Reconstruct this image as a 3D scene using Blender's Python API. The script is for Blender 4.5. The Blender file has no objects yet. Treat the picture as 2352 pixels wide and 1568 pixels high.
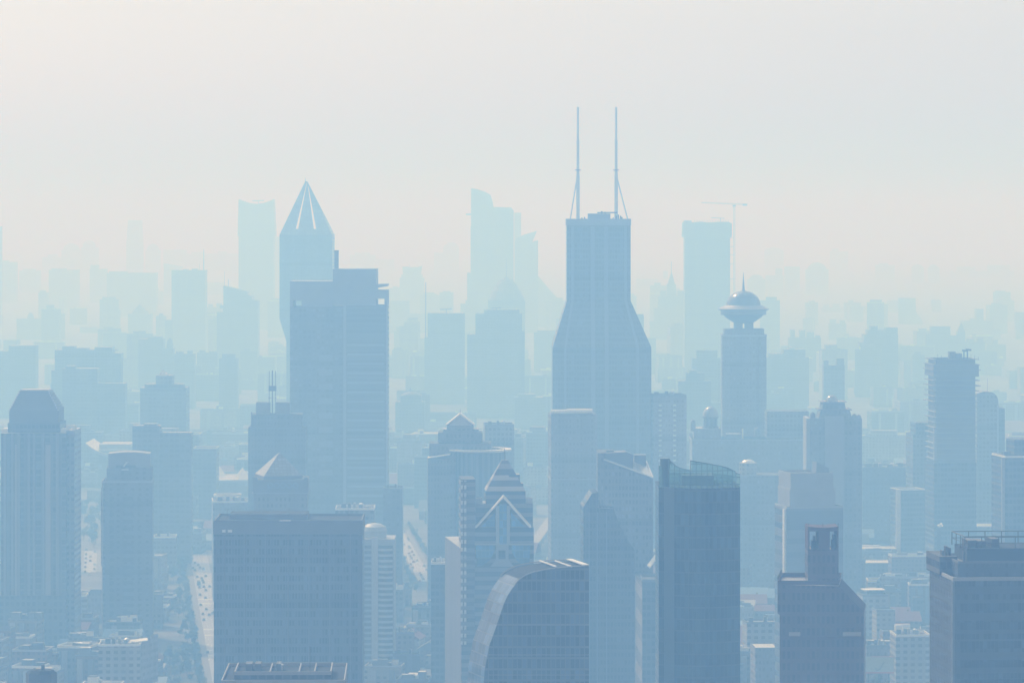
import bpy, math, random
from mathutils import Vector
R = math.radians
SC = bpy.context.scene
COL = SC.collection
rng = random.Random(7)

# ---------------------------------------------------------------- survey of the photograph
# the camera stands level at 255 m; a bearing (px, 0..2352) and a level (py, 0..1568) read off the
# photograph become metres once the distance D of a building is known
F, CX, Y0, H = 8475.0, 1176.0, 515.0, 255.0
def wx(px, D): return (px - CX) * D / F
def wz(py, D): return H - (py - Y0) * D / F
def pt(px, py, D): return Vector((wx(px, D), D, wz(py, D)))
def ground_D(py): return H * F / (py - Y0)

# ---------------------------------------------------------------- materials
MATS = {}
def base_mat(name):
    m = bpy.data.materials.new(name); m.use_nodes = True
    nt = m.node_tree; b = nt.nodes['Principled BSDF']
    return m, nt, b
class NB:
    def __init__(s, nt): s.nt = nt
    def n(s, t, **k):
        x = s.nt.nodes.new(t)
        for a, v in k.items(): setattr(x, a, v)
        return x
    def link(s, a, b): s.nt.links.new(a, b)
    def m(s, op, a, b=None, c=None):
        x = s.n('ShaderNodeMath', operation=op)
        for i, v in enumerate((a, b, c)):
            if v is None: continue
            if isinstance(v, (int, float)): x.inputs[i].default_value = v
            else: s.link(v, x.inputs[i])
        return x.outputs[0]
    def mix(s, f, a, b):
        x = s.n('ShaderNodeMix', data_type='RGBA')
        for i, v in ((0, f), (6, a), (7, b)):
            if isinstance(v, (int, float)): x.inputs[i].default_value = v
            elif isinstance(v, tuple): x.inputs[i].default_value = v if len(v) == 4 else v + (1,)
            else: s.link(v, x.inputs[i])
        return x.outputs[2]

def plain(name, col, rough=.7, metal=0.0, spot=.25, scale=.15, spec=.5):
    """weathered plain surface: base colour with soft stains"""
    if name in MATS: return MATS[name]
    m, nt, b = base_mat(name); k = NB(nt)
    co = k.n('ShaderNodeTexCoord').outputs['Object']
    no = k.n('ShaderNodeTexNoise'); no.inputs['Scale'].default_value = scale; no.inputs['Detail'].default_value = 5
    k.link(co, no.inputs['Vector'])
    f = k.m('MULTIPLY', no.outputs['Fac'], 1.0)
    lo = tuple(c * (1 - spot) for c in col); hi = tuple(min(1, c * (1 + spot)) for c in col)
    k.link(k.mix(f, lo, hi), b.inputs['Base Color'])
    b.inputs['Roughness'].default_value = rough; b.inputs['Metallic'].default_value = metal; b.inputs['Specular IOR Level'].default_value = spec
    MATS[name] = m; return m

def facade(name, wall, glass, st=3.6, bay=3.2, wv=.55, wu=.7, var=.5, rough=.75, grough=.12, spec=.5, tint=.18, off=.0, dim=.45, soft=.32, plant=13):
    """storeys and bays of windows in metres on the wall's own UV; wv / wu = glazed share of a storey / a bay"""
    if name in MATS: return MATS[name]
    m, nt, b = base_mat(name); k = NB(nt)
    uv = k.n('ShaderNodeUVMap').outputs[0]
    sp = k.n('ShaderNodeSeparateXYZ'); k.link(uv, sp.inputs[0])
    us = k.m('DIVIDE', sp.outputs[0], bay); vs = k.m('ADD', k.m('DIVIDE', sp.outputs[1], st), off)
    fu = k.m('FRACT', us); fv = k.m('FRACT', vs)
    mask = k.m('MULTIPLY', k.m('LESS_THAN', fu, wu), k.m('LESS_THAN', fv, wv))
    cid = k.n('ShaderNodeCombineXYZ')
    k.link(k.m('FLOOR', us), cid.inputs[0]); k.link(k.m('FLOOR', vs), cid.inputs[1])
    wn = k.n('ShaderNodeTexWhiteNoise', noise_dimensions='2D'); k.link(cid.outputs[0], wn.inputs['Vector'])
    wall = tuple(c * dim for c in wall); glass = tuple(g + (w - g) * soft for g, w in zip(glass, wall)); var *= .75
    g_lo = tuple(c * (1 - var) for c in glass); g_hi = tuple(min(1, c * (1 + 2.2 * var)) for c in glass)
    gcol = k.mix(k.m('POWER', wn.outputs['Value'], 2.0), g_lo, g_hi)
    co = k.n('ShaderNodeTexCoord').outputs['Object']
    no = k.n('ShaderNodeTexNoise'); no.inputs['Scale'].default_value = .05; no.inputs['Detail'].default_value = 6
    k.link(co, no.inputs['Vector'])
    wcol = k.mix(no.outputs['Fac'], tuple(c * (1 - tint) for c in wall), tuple(min(1, c * (1 + tint)) for c in wall))
    # panes and bays differ a little from floor to floor and column to column; every thirteenth storey or so is a plant floor
    c2 = k.n('ShaderNodeTexWhiteNoise', noise_dimensions='1D'); k.link(k.m('FLOOR', k.m('DIVIDE', us, 2.0)), c2.inputs['W'])
    r2_ = k.n('ShaderNodeTexWhiteNoise', noise_dimensions='1D'); k.link(k.m('ADD', k.m('FLOOR', vs), 37.5), r2_.inputs['W'])
    big = k.n('ShaderNodeTexNoise'); big.inputs['Scale'].default_value = .022; big.inputs['Detail'].default_value = 3; k.link(co, big.inputs['Vector'])  # large soft noise paints blotchy reflections into the facade colour
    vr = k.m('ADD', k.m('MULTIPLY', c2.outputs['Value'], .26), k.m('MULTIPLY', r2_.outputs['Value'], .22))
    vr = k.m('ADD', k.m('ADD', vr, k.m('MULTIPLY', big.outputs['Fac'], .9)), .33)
    pf = k.m('LESS_THAN', k.m('FRACT', k.m('DIVIDE', k.m('FLOOR', vs), plant)), .99 / plant)
    vr = k.m('MULTIPLY', vr, k.m('SUBTRACT', 1.0, k.m('MULTIPLY', pf, .35)))
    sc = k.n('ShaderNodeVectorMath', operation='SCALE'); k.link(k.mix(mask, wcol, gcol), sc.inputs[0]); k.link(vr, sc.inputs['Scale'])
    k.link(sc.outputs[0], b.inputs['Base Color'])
    k.link(k.m('ADD', rough, k.m('MULTIPLY', mask, grough - rough)), b.inputs['Roughness'])
    b.inputs['Specular IOR Level'].default_value = spec
    MATS[name] = m; return m

CONC = plain('grey concrete', (.13, .142, .158), .9, 0, .25, .15, .2)
DARK = plain('dark metal', (.06, .065, .07), .45, .3)
STEEL = plain('brushed steel', (.42, .43, .45), .35, .6)
WHITE = plain('white paint', (.58, .575, .56), .5)
PALE = plain('pale stone', (.25, .255, .26), .8)
ROOFG = plain('grey roof felt', (.105, .112, .12), .9, 0, .4, .08, .15)
ROOFL = plain('pale roof membrane', (.24, .235, .225), .36, 0, .25, .08)
ROOFD = plain('dark roof felt', (.042, .052, .066), .9, 0, .4, .08, .12)
ROOFR = plain('red clay tile', (.16, .08, .06), .9, 0, .35, .3, .2)
ROOFB = plain('blue sheet roof', (.12, .2, .3), .4, 0, .25, .2)
SHEET = plain('bare metal roofing', (.55, .55, .54), .33, .55, .2, .2)
BRONZE = plain('bronze metal', (.12, .085, .07), .5, .2)
REDST = facade('red granite wall', (.17, .115, .13), (.05, .05, .06), 3.8, 1.6, .62, .55, .4, .7)
REDPL = plain('red granite', (.085, .058, .066), .9, 0, .25, .15, .2)
NAVY = facade('navy curtain glazing', (.045, .06, .085), (.02, .035, .06), 3.9, 1.5, .86, .9, .6, .35, .1)
TEAL = facade('dark teal glazing', (.05, .075, .09), (.02, .04, .055), 4.0, 1.4, .88, .86, .6, .3, .1)
BLUEG = facade('blue mirror glazing', (.10, .17, .27), (.05, .15, .30), 3.6, 1.8, .9, .92, .35, .3, .08, dim=1, soft=0)
SLATE = facade('slate blue offices', (.15, .16, .18), (.03, .04, .055), 3.7, 2.4, .58, .78, .6)
RIBB = facade('ribbon window offices', (.30, .30, .31), (.035, .045, .06), 3.9, 60, .48, 1.1, .2)
GREY = facade('grey offices', (.28, .28, .29), (.05, .06, .075), 3.6, 3.0, .5, .62, .6)
CREAM = facade('cream flats', (.48, .45, .40), (.06, .07, .08), 3.0, 3.4, .48, .5, .7)
LILAC = facade('lilac panel offices', (.42, .39, .42), (.14, .15, .18), 3.6, 2.0, .5, .55, .5)
WFLAT = facade('white flats', (.62, .60, .57), (.06, .07, .085), 3.1, 3.6, .46, .55, .7)
TANW = facade('tan flats', (.36, .31, .26), (.05, .055, .06), 3.0, 3.0, .5, .5, .6)
BRICK = facade('brown brick flats', (.27, .18, .14), (.05, .05, .055), 3.0, 2.8, .5, .5, .6)
COLS = facade('vertical fin offices', (.25, .25, .27), (.05, .06, .08), 400, 3.6, 1.1, .55, .4)
FARW = facade('far offices', (.22, .22, .23), (.07, .08, .1), 3.8, 4.0, .5, .7, .4)
FARD = plain('far dark concrete', (.13, .13, .14))
WALLP = [CREAM, WFLAT, TANW, BRICK, GREY, LILAC, SLATE, RIBB]
WALLN = {CREAM.name: 'cream', WFLAT.name: 'white', TANW.name: 'tan', BRICK.name: 'brown', GREY.name: 'grey', LILAC.name: 'pale lilac', SLATE.name: 'slate', RIBB.name: 'banded grey'}

# ---------------------------------------------------------------- mesh collecting
class MB:
    def __init__(s): s.v = []; s.f = []; s.uv = []; s.mi = []; s.sm = []
    def face(s, pts, uv=None, m=0, smooth=False):
        pts = [Vector(p) for p in pts]
        i = len(s.v); s.v += pts; s.f.append(tuple(range(i, i + len(pts))))
        if uv is None:
            n = (pts[1] - pts[0]).cross(pts[2] - pts[1])
            n = n.normalized() if n.length > 1e-9 else Vector((0, 0, 1))
            if abs(n.z) < .93:
                t = Vector((0, 0, 1)).cross(n).normalized(); uv = [(p.dot(t), p.z) for p in pts]
            else: uv = [(p.x, p.y) for p in pts]
        s.uv.append(uv); s.mi.append(m); s.sm.append(smooth)
        return s
    def loft(s, f0, z0, f1, z1, m=0, mt=None, top=True, bot=False):
        n = len(f0); u = 0
        if abs(z1 - z0) < 1e-6: return s
        for i in range(n):
            j = (i + 1) % n
            w = math.hypot(f0[j][0] - f0[i][0], f0[j][1] - f0[i][1])
            s.face([(*f0[i], z0), (*f0[j], z0), (*f1[j], z1), (*f1[i], z1)], [(u, z0), (u + w, z0), (u + w, z1), (u, z1)], m)
            u += w
        if top: s.face([(*p, z1) for p in f1], None, m if mt is None else mt)
        if bot: s.face([(*p, z0) for p in reversed(f0)], None, m)
        return s
    def prism(s, foot, z0, z1, m=0, mt=None, top=True, bot=False): return s.loft(foot, z0, foot, z1, m, mt, top, bot)
    def box(s, x0, x1, y0, y1, z0, z1, m=0):
        return s.prism([(x0, y0), (x1, y0), (x1, y1), (x0, y1)], z0, z1, m, None, True, True)
    def cone(s, foot, z0, apex, m=0):
        n = len(foot)
        for i in range(n):
            j = (i + 1) % n; s.face([(*foot[i], z0), (*foot[j], z0), apex], None, m)
        return s
    def ring(s, foot, t, z0, z1, m=0):
        c = Vector((sum(p[0] for p in foot) / len(foot), sum(p[1] for p in foot) / len(foot)))
        inn = []
        for p in foot:
            d = Vector(p) - c; L = max(d.length, .01); inn.append(tuple(c + d * max(.05, (L - t * 1.3) / L)))
        n = len(foot)
        for i in range(n):
            j = (i + 1) % n
            s.face([(*foot[i], z0), (*foot[j], z0), (*foot[j], z1), (*foot[i], z1)], None, m)
            s.face([(*inn[j], z0), (*inn[i], z0), (*inn[i], z1), (*inn[j], z1)], None, m)
            s.face([(*foot[i], z1), (*foot[j], z1), (*inn[j], z1), (*inn[i], z1)], None, m)
        return s
    def tube(s, a, b, r, n=6, r2=None, m=0):
        a, b = Vector(a), Vector(b); r2 = r if r2 is None else r2
        d = (b - a).normalized(); u = d.orthogonal().normalized(); w = d.cross(u)
        c = [(math.cos(2 * math.pi * i / n), math.sin(2 * math.pi * i / n)) for i in range(n)]
        A = [a + (u * x + w * y) * r for x, y in c]; B = [b + (u * x + w * y) * r2 for x, y in c]
        for i in range(n):
            j = (i + 1) % n; s.face([A[i], A[j], B[j], B[i]], None, m)
        s.face(B, None, m); s.face(A[::-1], None, m)
        return s
    def lathe(s, c, prof, n=28, m=0, smooth=False):
        """prof = [(radius, z)] from below upwards round the vertical through c = (x, y)"""
        for k in range(len(prof) - 1):
            (r0, z0), (r1, z1) = prof[k], prof[k + 1]
            for i in range(n):
                a, b = 2 * math.pi * i / n, 2 * math.pi * (i + 1) / n
                P = lambda r, t, z: (c[0] + r * math.cos(t), c[1] + r * math.sin(t), z)
                rm = max(r0, r1)
                q = [P(r0, a, z0), P(r0, b, z0), P(r1, b, z1), P(r1, a, z1)]
                uv = [(rm * a, z0), (rm * b, z0), (rm * b, z1), (rm * a, z1)]
                if r1 < 1e-4: q, uv = q[:3], uv[:3]
                elif r0 < 1e-4: q, uv = [q[0], q[2], q[3]], [uv[0], uv[2], uv[3]]
                s.face(q, uv, m, smooth)
        return s
    def plate(s, poly, vec, m=0):
        """a flat outline given its thickness vec"""
        poly = [Vector(p) for p in poly]; vec = Vector(vec); back = [p + vec for p in poly]
        s.face(poly, None, m); s.face(back[::-1], None, m)
        for i in range(len(poly)):
            j = (i + 1) % len(poly); s.face([poly[i], back[i], back[j], poly[j]], None, m)
        return s
    def build(s, name, mats, root=None, base=Vector((0, 0, 0))):
        if root is not None and 'base' in root: base = Vector(root['base'])
        me = bpy.data.meshes.new(name)
        me.from_pydata([tuple(p - base) for p in s.v], [], s.f)
        ul = me.uv_layers.new(name='UVMap')
        flat = []
        for q in s.uv:
            for a, b in q: flat += [a, b]
        ul.data.foreach_set('uv', flat)
        for m in (mats if isinstance(mats, (list, tuple)) else [mats]): me.materials.append(m)
        me.polygons.foreach_set('material_index', s.mi)
        if any(s.sm):
            import bmesh
            me.polygons.foreach_set('use_smooth', s.sm)
            bm = bmesh.new(); bm.from_mesh(me); bmesh.ops.remove_doubles(bm, verts=bm.verts, dist=.01); bm.to_mesh(me); bm.free()
        me.update()
        o = bpy.data.objects.new(name, me); COL.objects.link(o)
        if root is not None: o.parent = root
        return o

THINGS = []
def tag(o, label, cat, group=None):
    o['label'] = label; o['category'] = cat
    if group: o['group'] = group
    return o
def thing(name, label, cat, base, group=None):
    o = bpy.data.objects.new(name, None); COL.objects.link(o)
    o.empty_display_size = 2.0; o.location = base
    o['base'] = tuple(base)
    tag(o, label, cat, group); o['kind'] = 'thing'; THINGS.append(o); return o
def part(t, name, mb, mats, label=None, sub=None):
    o = mb.build(name, mats, t if sub is None else None, Vector(t['base']))
    if sub is not None: o.parent = sub
    if label: o['label'] = label
    return o
def struct(name, mb, mats):
    o = mb.build(name, mats); o['kind'] = 'structure'; return o

def rect(x0, x1, D, dep, yaw=0.0):
    """footprint whose front edge runs from bearing x0 to x1 with its left end at distance D; yaw > 0 shows its left side"""
    c, s = math.cos(R(yaw)), math.sin(R(yaw)); xl = wx(x0, D); k = (x1 - CX) / F
    w = (k * D - xl) / (c - k * s)
    a = (xl, D); b = (xl + w * c, D + w * s)
    return [a, b, (b[0] - dep * s, b[1] + dep * c), (a[0] - dep * s, a[1] + dep * c)]
def inset(foot, t):
    cx = sum(p[0] for p in foot) / len(foot); cy = sum(p[1] for p in foot) / len(foot); out = []
    for x, y in foot:
        L = math.hypot(x - cx, y - cy); k = max(.05, (L - t * 1.35) / L); out.append((cx + (x - cx) * k, cy + (y - cy) * k))
    return out
def mid(foot): return (sum(p[0] for p in foot) / len(foot), sum(p[1] for p in foot) / len(foot))
def lerp2(a, b, t): return (a[0] + (b[0] - a[0]) * t, a[1] + (b[1] - a[1]) * t)
def sub_rect(foot, u0, u1, v0, v1):
    """a rectangle inside a four-cornered footprint, u along its front, v into its depth"""
    def P(u, v): return lerp2(lerp2(foot[0], foot[1], u), lerp2(foot[3], foot[2], u), v)
    return [P(u0, v0), P(u1, v0), P(u1, v1), P(u0, v1)]
def disc(c, r, n=24): return [(c[0] + r * math.cos(2 * math.pi * i / n), c[1] + r * math.sin(2 * math.pi * i / n)) for i in range(n)]

def roof_gear(t, foot, z, seed, n=4, mast=False, tank=True):
    """plant boxes, a tank and a mast standing on a flat roof, inside its parapet"""
    r = random.Random(seed); w = math.hypot(foot[1][0] - foot[0][0], foot[1][1] - foot[0][1])
    for i in range(n):
        u = .12 + .7 * (i + r.random() * .7) / n; v = r.uniform(.15, .65)
        q = sub_rect(foot, u, u + r.uniform(.06, .14), v, v + r.uniform(.1, .25))
        part(t, 'plant_box', MB().prism(q, z, z + r.uniform(1.5, 3.6)), r.choice([CONC, ROOFL, SHEET, DARK]))
    if tank:
        c = mid(sub_rect(foot, .6, .7, .5, .6)); rr = min(2.2, w * .07)
        part(t, 'water_tank', MB().lathe(c, [(rr, z), (rr, z + 2.6), (0, z + 3.3)], 10), STEEL)
    if mast:
        c = mid(sub_rect(foot, .3, .4, .4, .5))
        part(t, 'mast', MB().tube((*c, z), (*c, z + r.uniform(9, 16)), .35, 5, .15), DARK)

def tower(name, label, x0, x1, yt, D, dep, mat, yaw=0, cat='tower', group=None, par=1.2, roof=ROOFG, trim=None, gear=0, mast=False, z0=0.0, seed=1):
    """one upright block: wall, roof deck, parapet; returns (thing, footprint, roof height)"""
    foot = rect(x0, x1, D, dep, yaw); zt = wz(yt, D); c = mid(foot)
    t = thing(name, label, cat, (c[0], c[1], z0), group)
    part(t, 'wall', MB().prism(foot, z0, zt - par, top=False), mat)
    part(t, 'roof', MB().face([(*p, zt - par) for p in inset(foot, .15)]), roof)
    part(t, 'parapet', MB().ring(foot, .5, zt - par, zt), trim or CONC)
    if gear: roof_gear(t, foot, zt - par, seed, gear, mast)
    return t, foot, zt - par
def block(t, pname, x0, x1, yt, yb, D, dep, mat, yaw=0, roof=ROOFG, zb=None):
    """a further upright block of the same building, wall and roof deck as two parts"""
    foot = rect(x0, x1, D, dep, yaw); zt = wz(yt, D); z0 = zb if zb is not None else (0 if yb is None else wz(yb, D))
    w = part(t, pname, MB().prism(foot, z0, zt, top=False), mat)
    part(t, 'roof', MB().face([(*p, zt) for p in foot]), roof)
    return foot, zt
def lathe_px(cx, D, prof): return (wx(cx, D), D), [(r * D / F, wz(y, D)) for r, y in prof]
DENS, SCAT, ANISO, TOPZ = 6.4e-4, (.24, .525, 1.0), .1, 430.0
SUN_E, SUN_C, SUN_AZ, SUN_EL = 2.9, (1.0, .985, .955), 38.0, 46.0
SKY, AIR, DUST, OZONE, EXPO, VOLB = .15, 1.6, 1.7, 7.3, .11, 1
SAT = .22
# ================================================================ nearest row
def storey_bands(t, name, foot, z0, z1, st, h, mat, u0=.03, u1=.97, out=.12, limit=45):
    """a projecting strip per storey along the front of a footprint, each its own part"""
    a, b = foot[0], foot[1]; L = math.hypot(b[0] - a[0], b[1] - a[1]); nx, ny = (b[1] - a[1]) / L, -(b[0] - a[0]) / L
    z = z1 - st; k = 0
    while z > z0 and k < limit:
        p, q = lerp2(a, b, u0), lerp2(a, b, u1)
        f = [(p[0] + nx * out, p[1] + ny * out), (q[0] + nx * out, q[1] + ny * out), (q[0] - nx * .05, q[1] - ny * .05), (p[0] - nx * .05, p[1] - ny * .05)]
        part(t, name, MB().prism(f, z, z + h, 0, None, True, True), mat); z -= st; k += 1

# -- stepped office tower, bottom right
def stepped_office():
    D = 1090; f = rect(2189, 2470, D, 34, 5); zt = wz(1333, D)
    t = thing('office_tower', 'near grey-blue office tower with stepped top and railed roof, cut by the right edge', 'tower', (*mid(f), 0))
    part(t, 'wall', MB().prism(f, 0, zt, top=False), facade('near office bands', (.085, .115, .155), (.04, .055, .075), 3.9, 1.15, .40, .82, .6, .55))
    part(t, 'roof', MB().face([(*p, zt) for p in f]), ROOFG)
    part(t, 'parapet', MB().ring(f, .5, zt, zt + 1.0), PALE)
    glass = facade('near window row', (.07, .09, .12), (.03, .045, .065), 9, 1.15, 1.1, .86, .7, .3)
    storey_bands(t, 'window_row', f, 40, zt - 3.2, 5.6, 2.2, glass, .06, .985, .06)
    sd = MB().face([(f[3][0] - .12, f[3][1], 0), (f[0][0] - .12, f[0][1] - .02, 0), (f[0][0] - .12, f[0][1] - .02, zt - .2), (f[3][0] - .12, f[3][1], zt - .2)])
    part(t, 'side_wall', sd, facade('near side wall', (.08, .095, .12), (.05, .06, .08), 3.9, 2.3, .5, .5, .4, .8, .4, soft=.4))  # sheet coloured dark so the left side stays dull in the sun
    part(t, 'corner_pier', MB().prism(rect(2187.5, 2193, D - .6, 1.6, 5), 0, zt), CONC)
    # middle tier
    g = rect(2200, 2470, D + 8, 27, 5); z2 = wz(1293, D + 8)
    part(t, 'upper_wall', MB().prism(g, zt, z2, top=False), facade('near upper wall', (.09, .12, .16), (.08, .085, .1), 3, 2.4, .5, .3, .4, .6))
    part(t, 'upper_roof', MB().face([(*p, z2) for p in g]), ROOFL)
    part(t, 'upper_parapet', MB().ring(g, .4, z2, z2 + .7), CONC)
    q = rect(2158, 2199, D + 17, 20, 5)
    part(t, 'side_wing', MB().prism(q, zt, wz(1277, D + 17), 0, 1), [SLATE, ROOFG])
    # penthouse with its frame of rails
    h = rect(2221, 2480, D + 12, 18, 5); z3 = wz(1259, D + 12)
    part(t, 'penthouse', MB().prism(h, z2, z3, 0, 1), [plain('grey plant wall', (.05, .068, .09), .9, 0, .2, .15, .2), ROOFD])
    part(t, 'penthouse_door', MB().plate([(h[0][0] - .5, h[0][1] + 3, z2), (h[0][0] - .5, h[0][1] + 6, z2), (h[0][0] - .5, h[0][1] + 6, z2 + 3), (h[0][0] - .5, h[0][1] + 3, z2 + 3)], (-.2, 0, 0)), DARK)
    zr = wz(1231, D + 12)
    mb = MB()
    fr = inset(h, -.6)
    for k in range(4):
        a, b = fr[k], fr[(k + 1) % 4]; n = 7 if k in (0, 2) else 3
        mb.tube((*a, zr), (*b, zr), .16, 5); mb.tube((*a, zr - 1.9), (*b, zr - 1.9), .1, 5)
        for i in range(n):
            p = lerp2(a, b, i / n); mb.tube((*p, z3 - .3), (*p, zr), .14, 5)
    part(t, 'roof_railing', mb, DARK)
    for u in (.03, .12, .24):
        s_ = sub_rect(h, u, u + .07, .2, .7); part(t, 'plant_box', MB().prism(s_, z3, z3 + rng.uniform(1.8, 3)), DARK)
    for u in (.3, .5, .7):
        s_ = sub_rect(q, u, u + .1, .2, .35); part(t, 'vent_stack', MB().prism(s_, wz(1277, D + 17), wz(1277, D + 17) + rng.uniform(1.2, 4)), DARK)
    return t
T_STEP = stepped_office()

# -- red granite tower with the hollow stack on its roof
def red_tower():
    D = 1200; zb = 0
    P = lambda x, y: pt(x, y, D)
    t = thing('office_tower', 'red granite tower with one sloping shoulder and a hollow square turret on its roof', 'tower', (wx(1888, D), D + 12, 0))
    prof = [(1791, 1410), (1786, 1408), (1786, 1341), (1927, 1345), (1984, 1405)]
    pts = [P(*p) for p in prof]; gr = lambda x: Vector((wx(x, D), D, 0))
    poly = [gr(1791)] + pts + [gr(1984)]
    vec = Vector((3.2, 27, 0)); mb = MB(); back = [p + vec for p in poly]
    mb.face(poly[::-1]); mb.face(back)
    for i in range(len(poly) - 1):
        if i in (3, 4): continue
        mb.face([poly[i], poly[i + 1], back[i + 1], back[i]])
    part(t, 'wall', mb, REDST)
    part(t, 'sloping_roof', MB().face([poly[4], poly[5], back[5], back[4]]), plain('slope dark', (.045, .032, .036), .9, 0, .2, .2, .1))  # slope coloured darker than the granite walls
    part(t, 'roof', MB().face([poly[3], poly[4], back[4], back[3]]), ROOFL)
    rm = MB()
    rl = [(p.x, p.y) for p in (poly[3], poly[4], back[4], back[3])]
    rm.ring(rl, .5, poly[3].z - .1, poly[3].z + 1.3); part(t, 'parapet', rm, REDPL)
    band = MB().prism(rect(1792, 1984.6, D - .25, 1, 0), wz(1468, D), wz(1462, D)); part(t, 'ledge', band, REDPL)
    for a, b in ((1812, 1838), (1936, 1978)):
        part(t, 'louvre_panel', MB().prism(rect(a, b, D - .3, .6), wz(1459, D), wz(1450, D)), plain('pale louvre', (.32, .3, .3)))
    # turret
    d = D + 9; z0 = poly[3].z; zs = [wz(y, d) for y in (1260, 1219, 1208)]
    part(t, 'turret_wall', MB().prism(rect(1855.5, 1926, d, 12), z0, zs[0]), REDST)
    for a, b in ((1855.5, 1859.5), (1880.5, 1906), (1922, 1926)):
        part(t, 'turret_pier', MB().prism(rect(a, b, d, 12), zs[0], zs[1], top=False), REDPL)
    top = MB(); n = 12; lo = []; hi = []
    for i in range(n + 1):
        u = i / n; x = 1855.5 + 70.5 * u; dy = 2.6 * math.sin(math.pi * u)
        lo.append(pt(x, 1219, d - .2)); hi.append(pt(x, 1208 + dy, d - .2))
    top.plate(lo + hi[::-1], (0, 12.4, 0)); part(t, 'turret_cap', top, REDPL)
    mc = MB()
    for a, b, y in ((1864, 1876, 1243), (1910, 1917, 1240), (1868, 1873, 1232), (1913, 1918, 1229)):
        mc.prism(rect(a, b, d + 4, 3), zs[0], wz(y, d))
    part(t, 'turret_machinery', mc, DARK)
    aer = MB()
    for x in (1857, 1890, 1925): aer.tube(pt(x, 1209, d + 5), pt(x, 1200, d + 5), .14, 4)
    part(t, 'turret_aerial', aer, DARK)
    rail = MB()
    for i in range(9):
        p = lerp2(rl[3], rl[0], i / 9); rail.box(p[0] - .2, p[0] + .2, p[1] - .2, p[1] + .2, z0 + 1.3, z0 + 2.3)
    part(t, 'roof_railing', rail, DARK)
red_tower()

# -- dark glass tower with the curved glass screen on top
def screen_tower():
    D = 1270; n = 16
    def arc(x0, x1, d0, bulge, m): return [(wx(x0 + (x1 - x0) * i / m, D), d0 - bulge * math.sin(math.pi * i / m)) for i in range(m + 1)]
    front = arc(1513, 1700, D, 5, n); foot = front + [(front[-1][0], D + 30), (front[0][0], D + 30)]
    zt = wz(1118, D)
    t = thing('office_tower', 'dark glass tower with bowed front under a ragged see-through teal glass screen', 'tower', (*mid(foot), 0))
    part(t, 'wall', MB().prism(foot, 0, zt, top=False), TEAL)
    part(t, 'roof', MB().face([(*p, zt) for p in foot]), ROOFD)
    m, nt, b = base_mat('teal screen glass'); k = NB(nt)
    uv = k.n('ShaderNodeUVMap').outputs[0]; sp = k.n('ShaderNodeSeparateXYZ'); k.link(uv, sp.inputs[0])
    bars = k.m('MAXIMUM', k.m('LESS_THAN', k.m('FRACT', k.m('DIVIDE', sp.outputs[0], 1.9)), .16), k.m('LESS_THAN', k.m('FRACT', k.m('DIVIDE', sp.outputs[1], 2.4)), .14))
    k.link(k.mix(bars, (.16, .33, .33), (.05, .10, .11)), b.inputs['Base Color']); b.inputs['Roughness'].default_value = .2
    tr = k.n('ShaderNodeBsdfTransparent'); tr.inputs[0].default_value = (.72, .92, .90, 1)
    mx = k.n('ShaderNodeMixShader'); out = nt.nodes['Material Output']
    k.link(k.m('ADD', .42, k.m('MULTIPLY', bars, .4)), mx.inputs[0]); k.link(tr.outputs[0], mx.inputs[1]); k.link(b.outputs[0], mx.inputs[2]); k.link(mx.outputs[0], out.inputs[0])
    def screen(x0, x1, tops, d, bulge, nm):
        m_ = len(tops) - 1; a = [(wx(x0 + (x1 - x0) * i / m_, D), d - bulge * math.sin(math.pi * (x0 + (x1 - x0) * i / m_ - 1513) / 187)) for i in range(m_ + 1)]
        mb = MB()
        u = 0
        for i in range(m_):
            w = math.hypot(a[i + 1][0] - a[i][0], a[i + 1][1] - a[i][1])
            z0_, z1_ = wz(tops[i], D), wz(tops[i + 1], D)
            q = [(*a[i], zt), (*a[i + 1], zt), (*a[i + 1], z1_), (*a[i], z0_)]
            mb.face(q, [(u, zt), (u + w, zt), (u + w, z1_), (u, z0_)])
            u += w
        mb2 = MB()
        for i in range(m_): mb2.tube((*a[i], wz(tops[i], D)), (*a[i + 1], wz(tops[i + 1], D)), .18, 5)
        s_ = part(t, nm, mb, m); part(t, 'screen_rail', mb2, plain('teal frame', (.06, .13, .13), .4), None, s_)
    screen(1513, 1522, [1068, 1072], D, 5, 'glass_screen')
    screen(1536, 1584, [1056, 1066, 1072, 1075, 1077], D, 5, 'glass_screen')
    screen(1584, 1689, [1055, 1058, 1061, 1064.5, 1068, 1073, 1082], D + .5, 5, 'glass_screen')
    screen(1689, 1700, [1084, 1089], D, 5, 'glass_screen')
    screen(1540, 1690, [1092, 1093, 1094, 1095, 1096, 1098], D + 14, -4, 'glass_screen')
    part(t, 'lift_core', MB().lathe((wx(1527.5, D), D + 3.2), [(1.6, zt), (1.6, wz(1053, D)), (0, wz(1051.5, D))], 16), plain('dark teal panel', (.05, .09, .10), .4))
    ga = MB()
    ga.tube(pt(1537, 1056, D + 3), pt(1552, 1068, D + 3), .18, 5); ga.tube(pt(1537, 1060, D + 3), pt(1545, 1070, D + 3), .14, 5); ga.tube(pt(1538, 1053, D + 3), pt(1538, 1075, D + 3), .2, 5)
    part(t, 'davit_arm', ga, DARK)
    c1 = MB().prism([(front[1][0], front[1][1] - .35), (front[3][0], front[3][1] - .35), (front[3][0], front[3][1] + .2), (front[1][0], front[1][1] + .2)], 0, zt)
    part(t, 'vertical_fin', c1, plain('teal fin', (.07, .10, .115), .35))
    pl = sub_rect([front[0], front[-1], foot[-2], foot[-1]], .3, .7, .35, .8)
    part(t, 'plant_room', MB().prism(pl, zt, zt + 3.4), DARK)
screen_tower()

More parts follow.
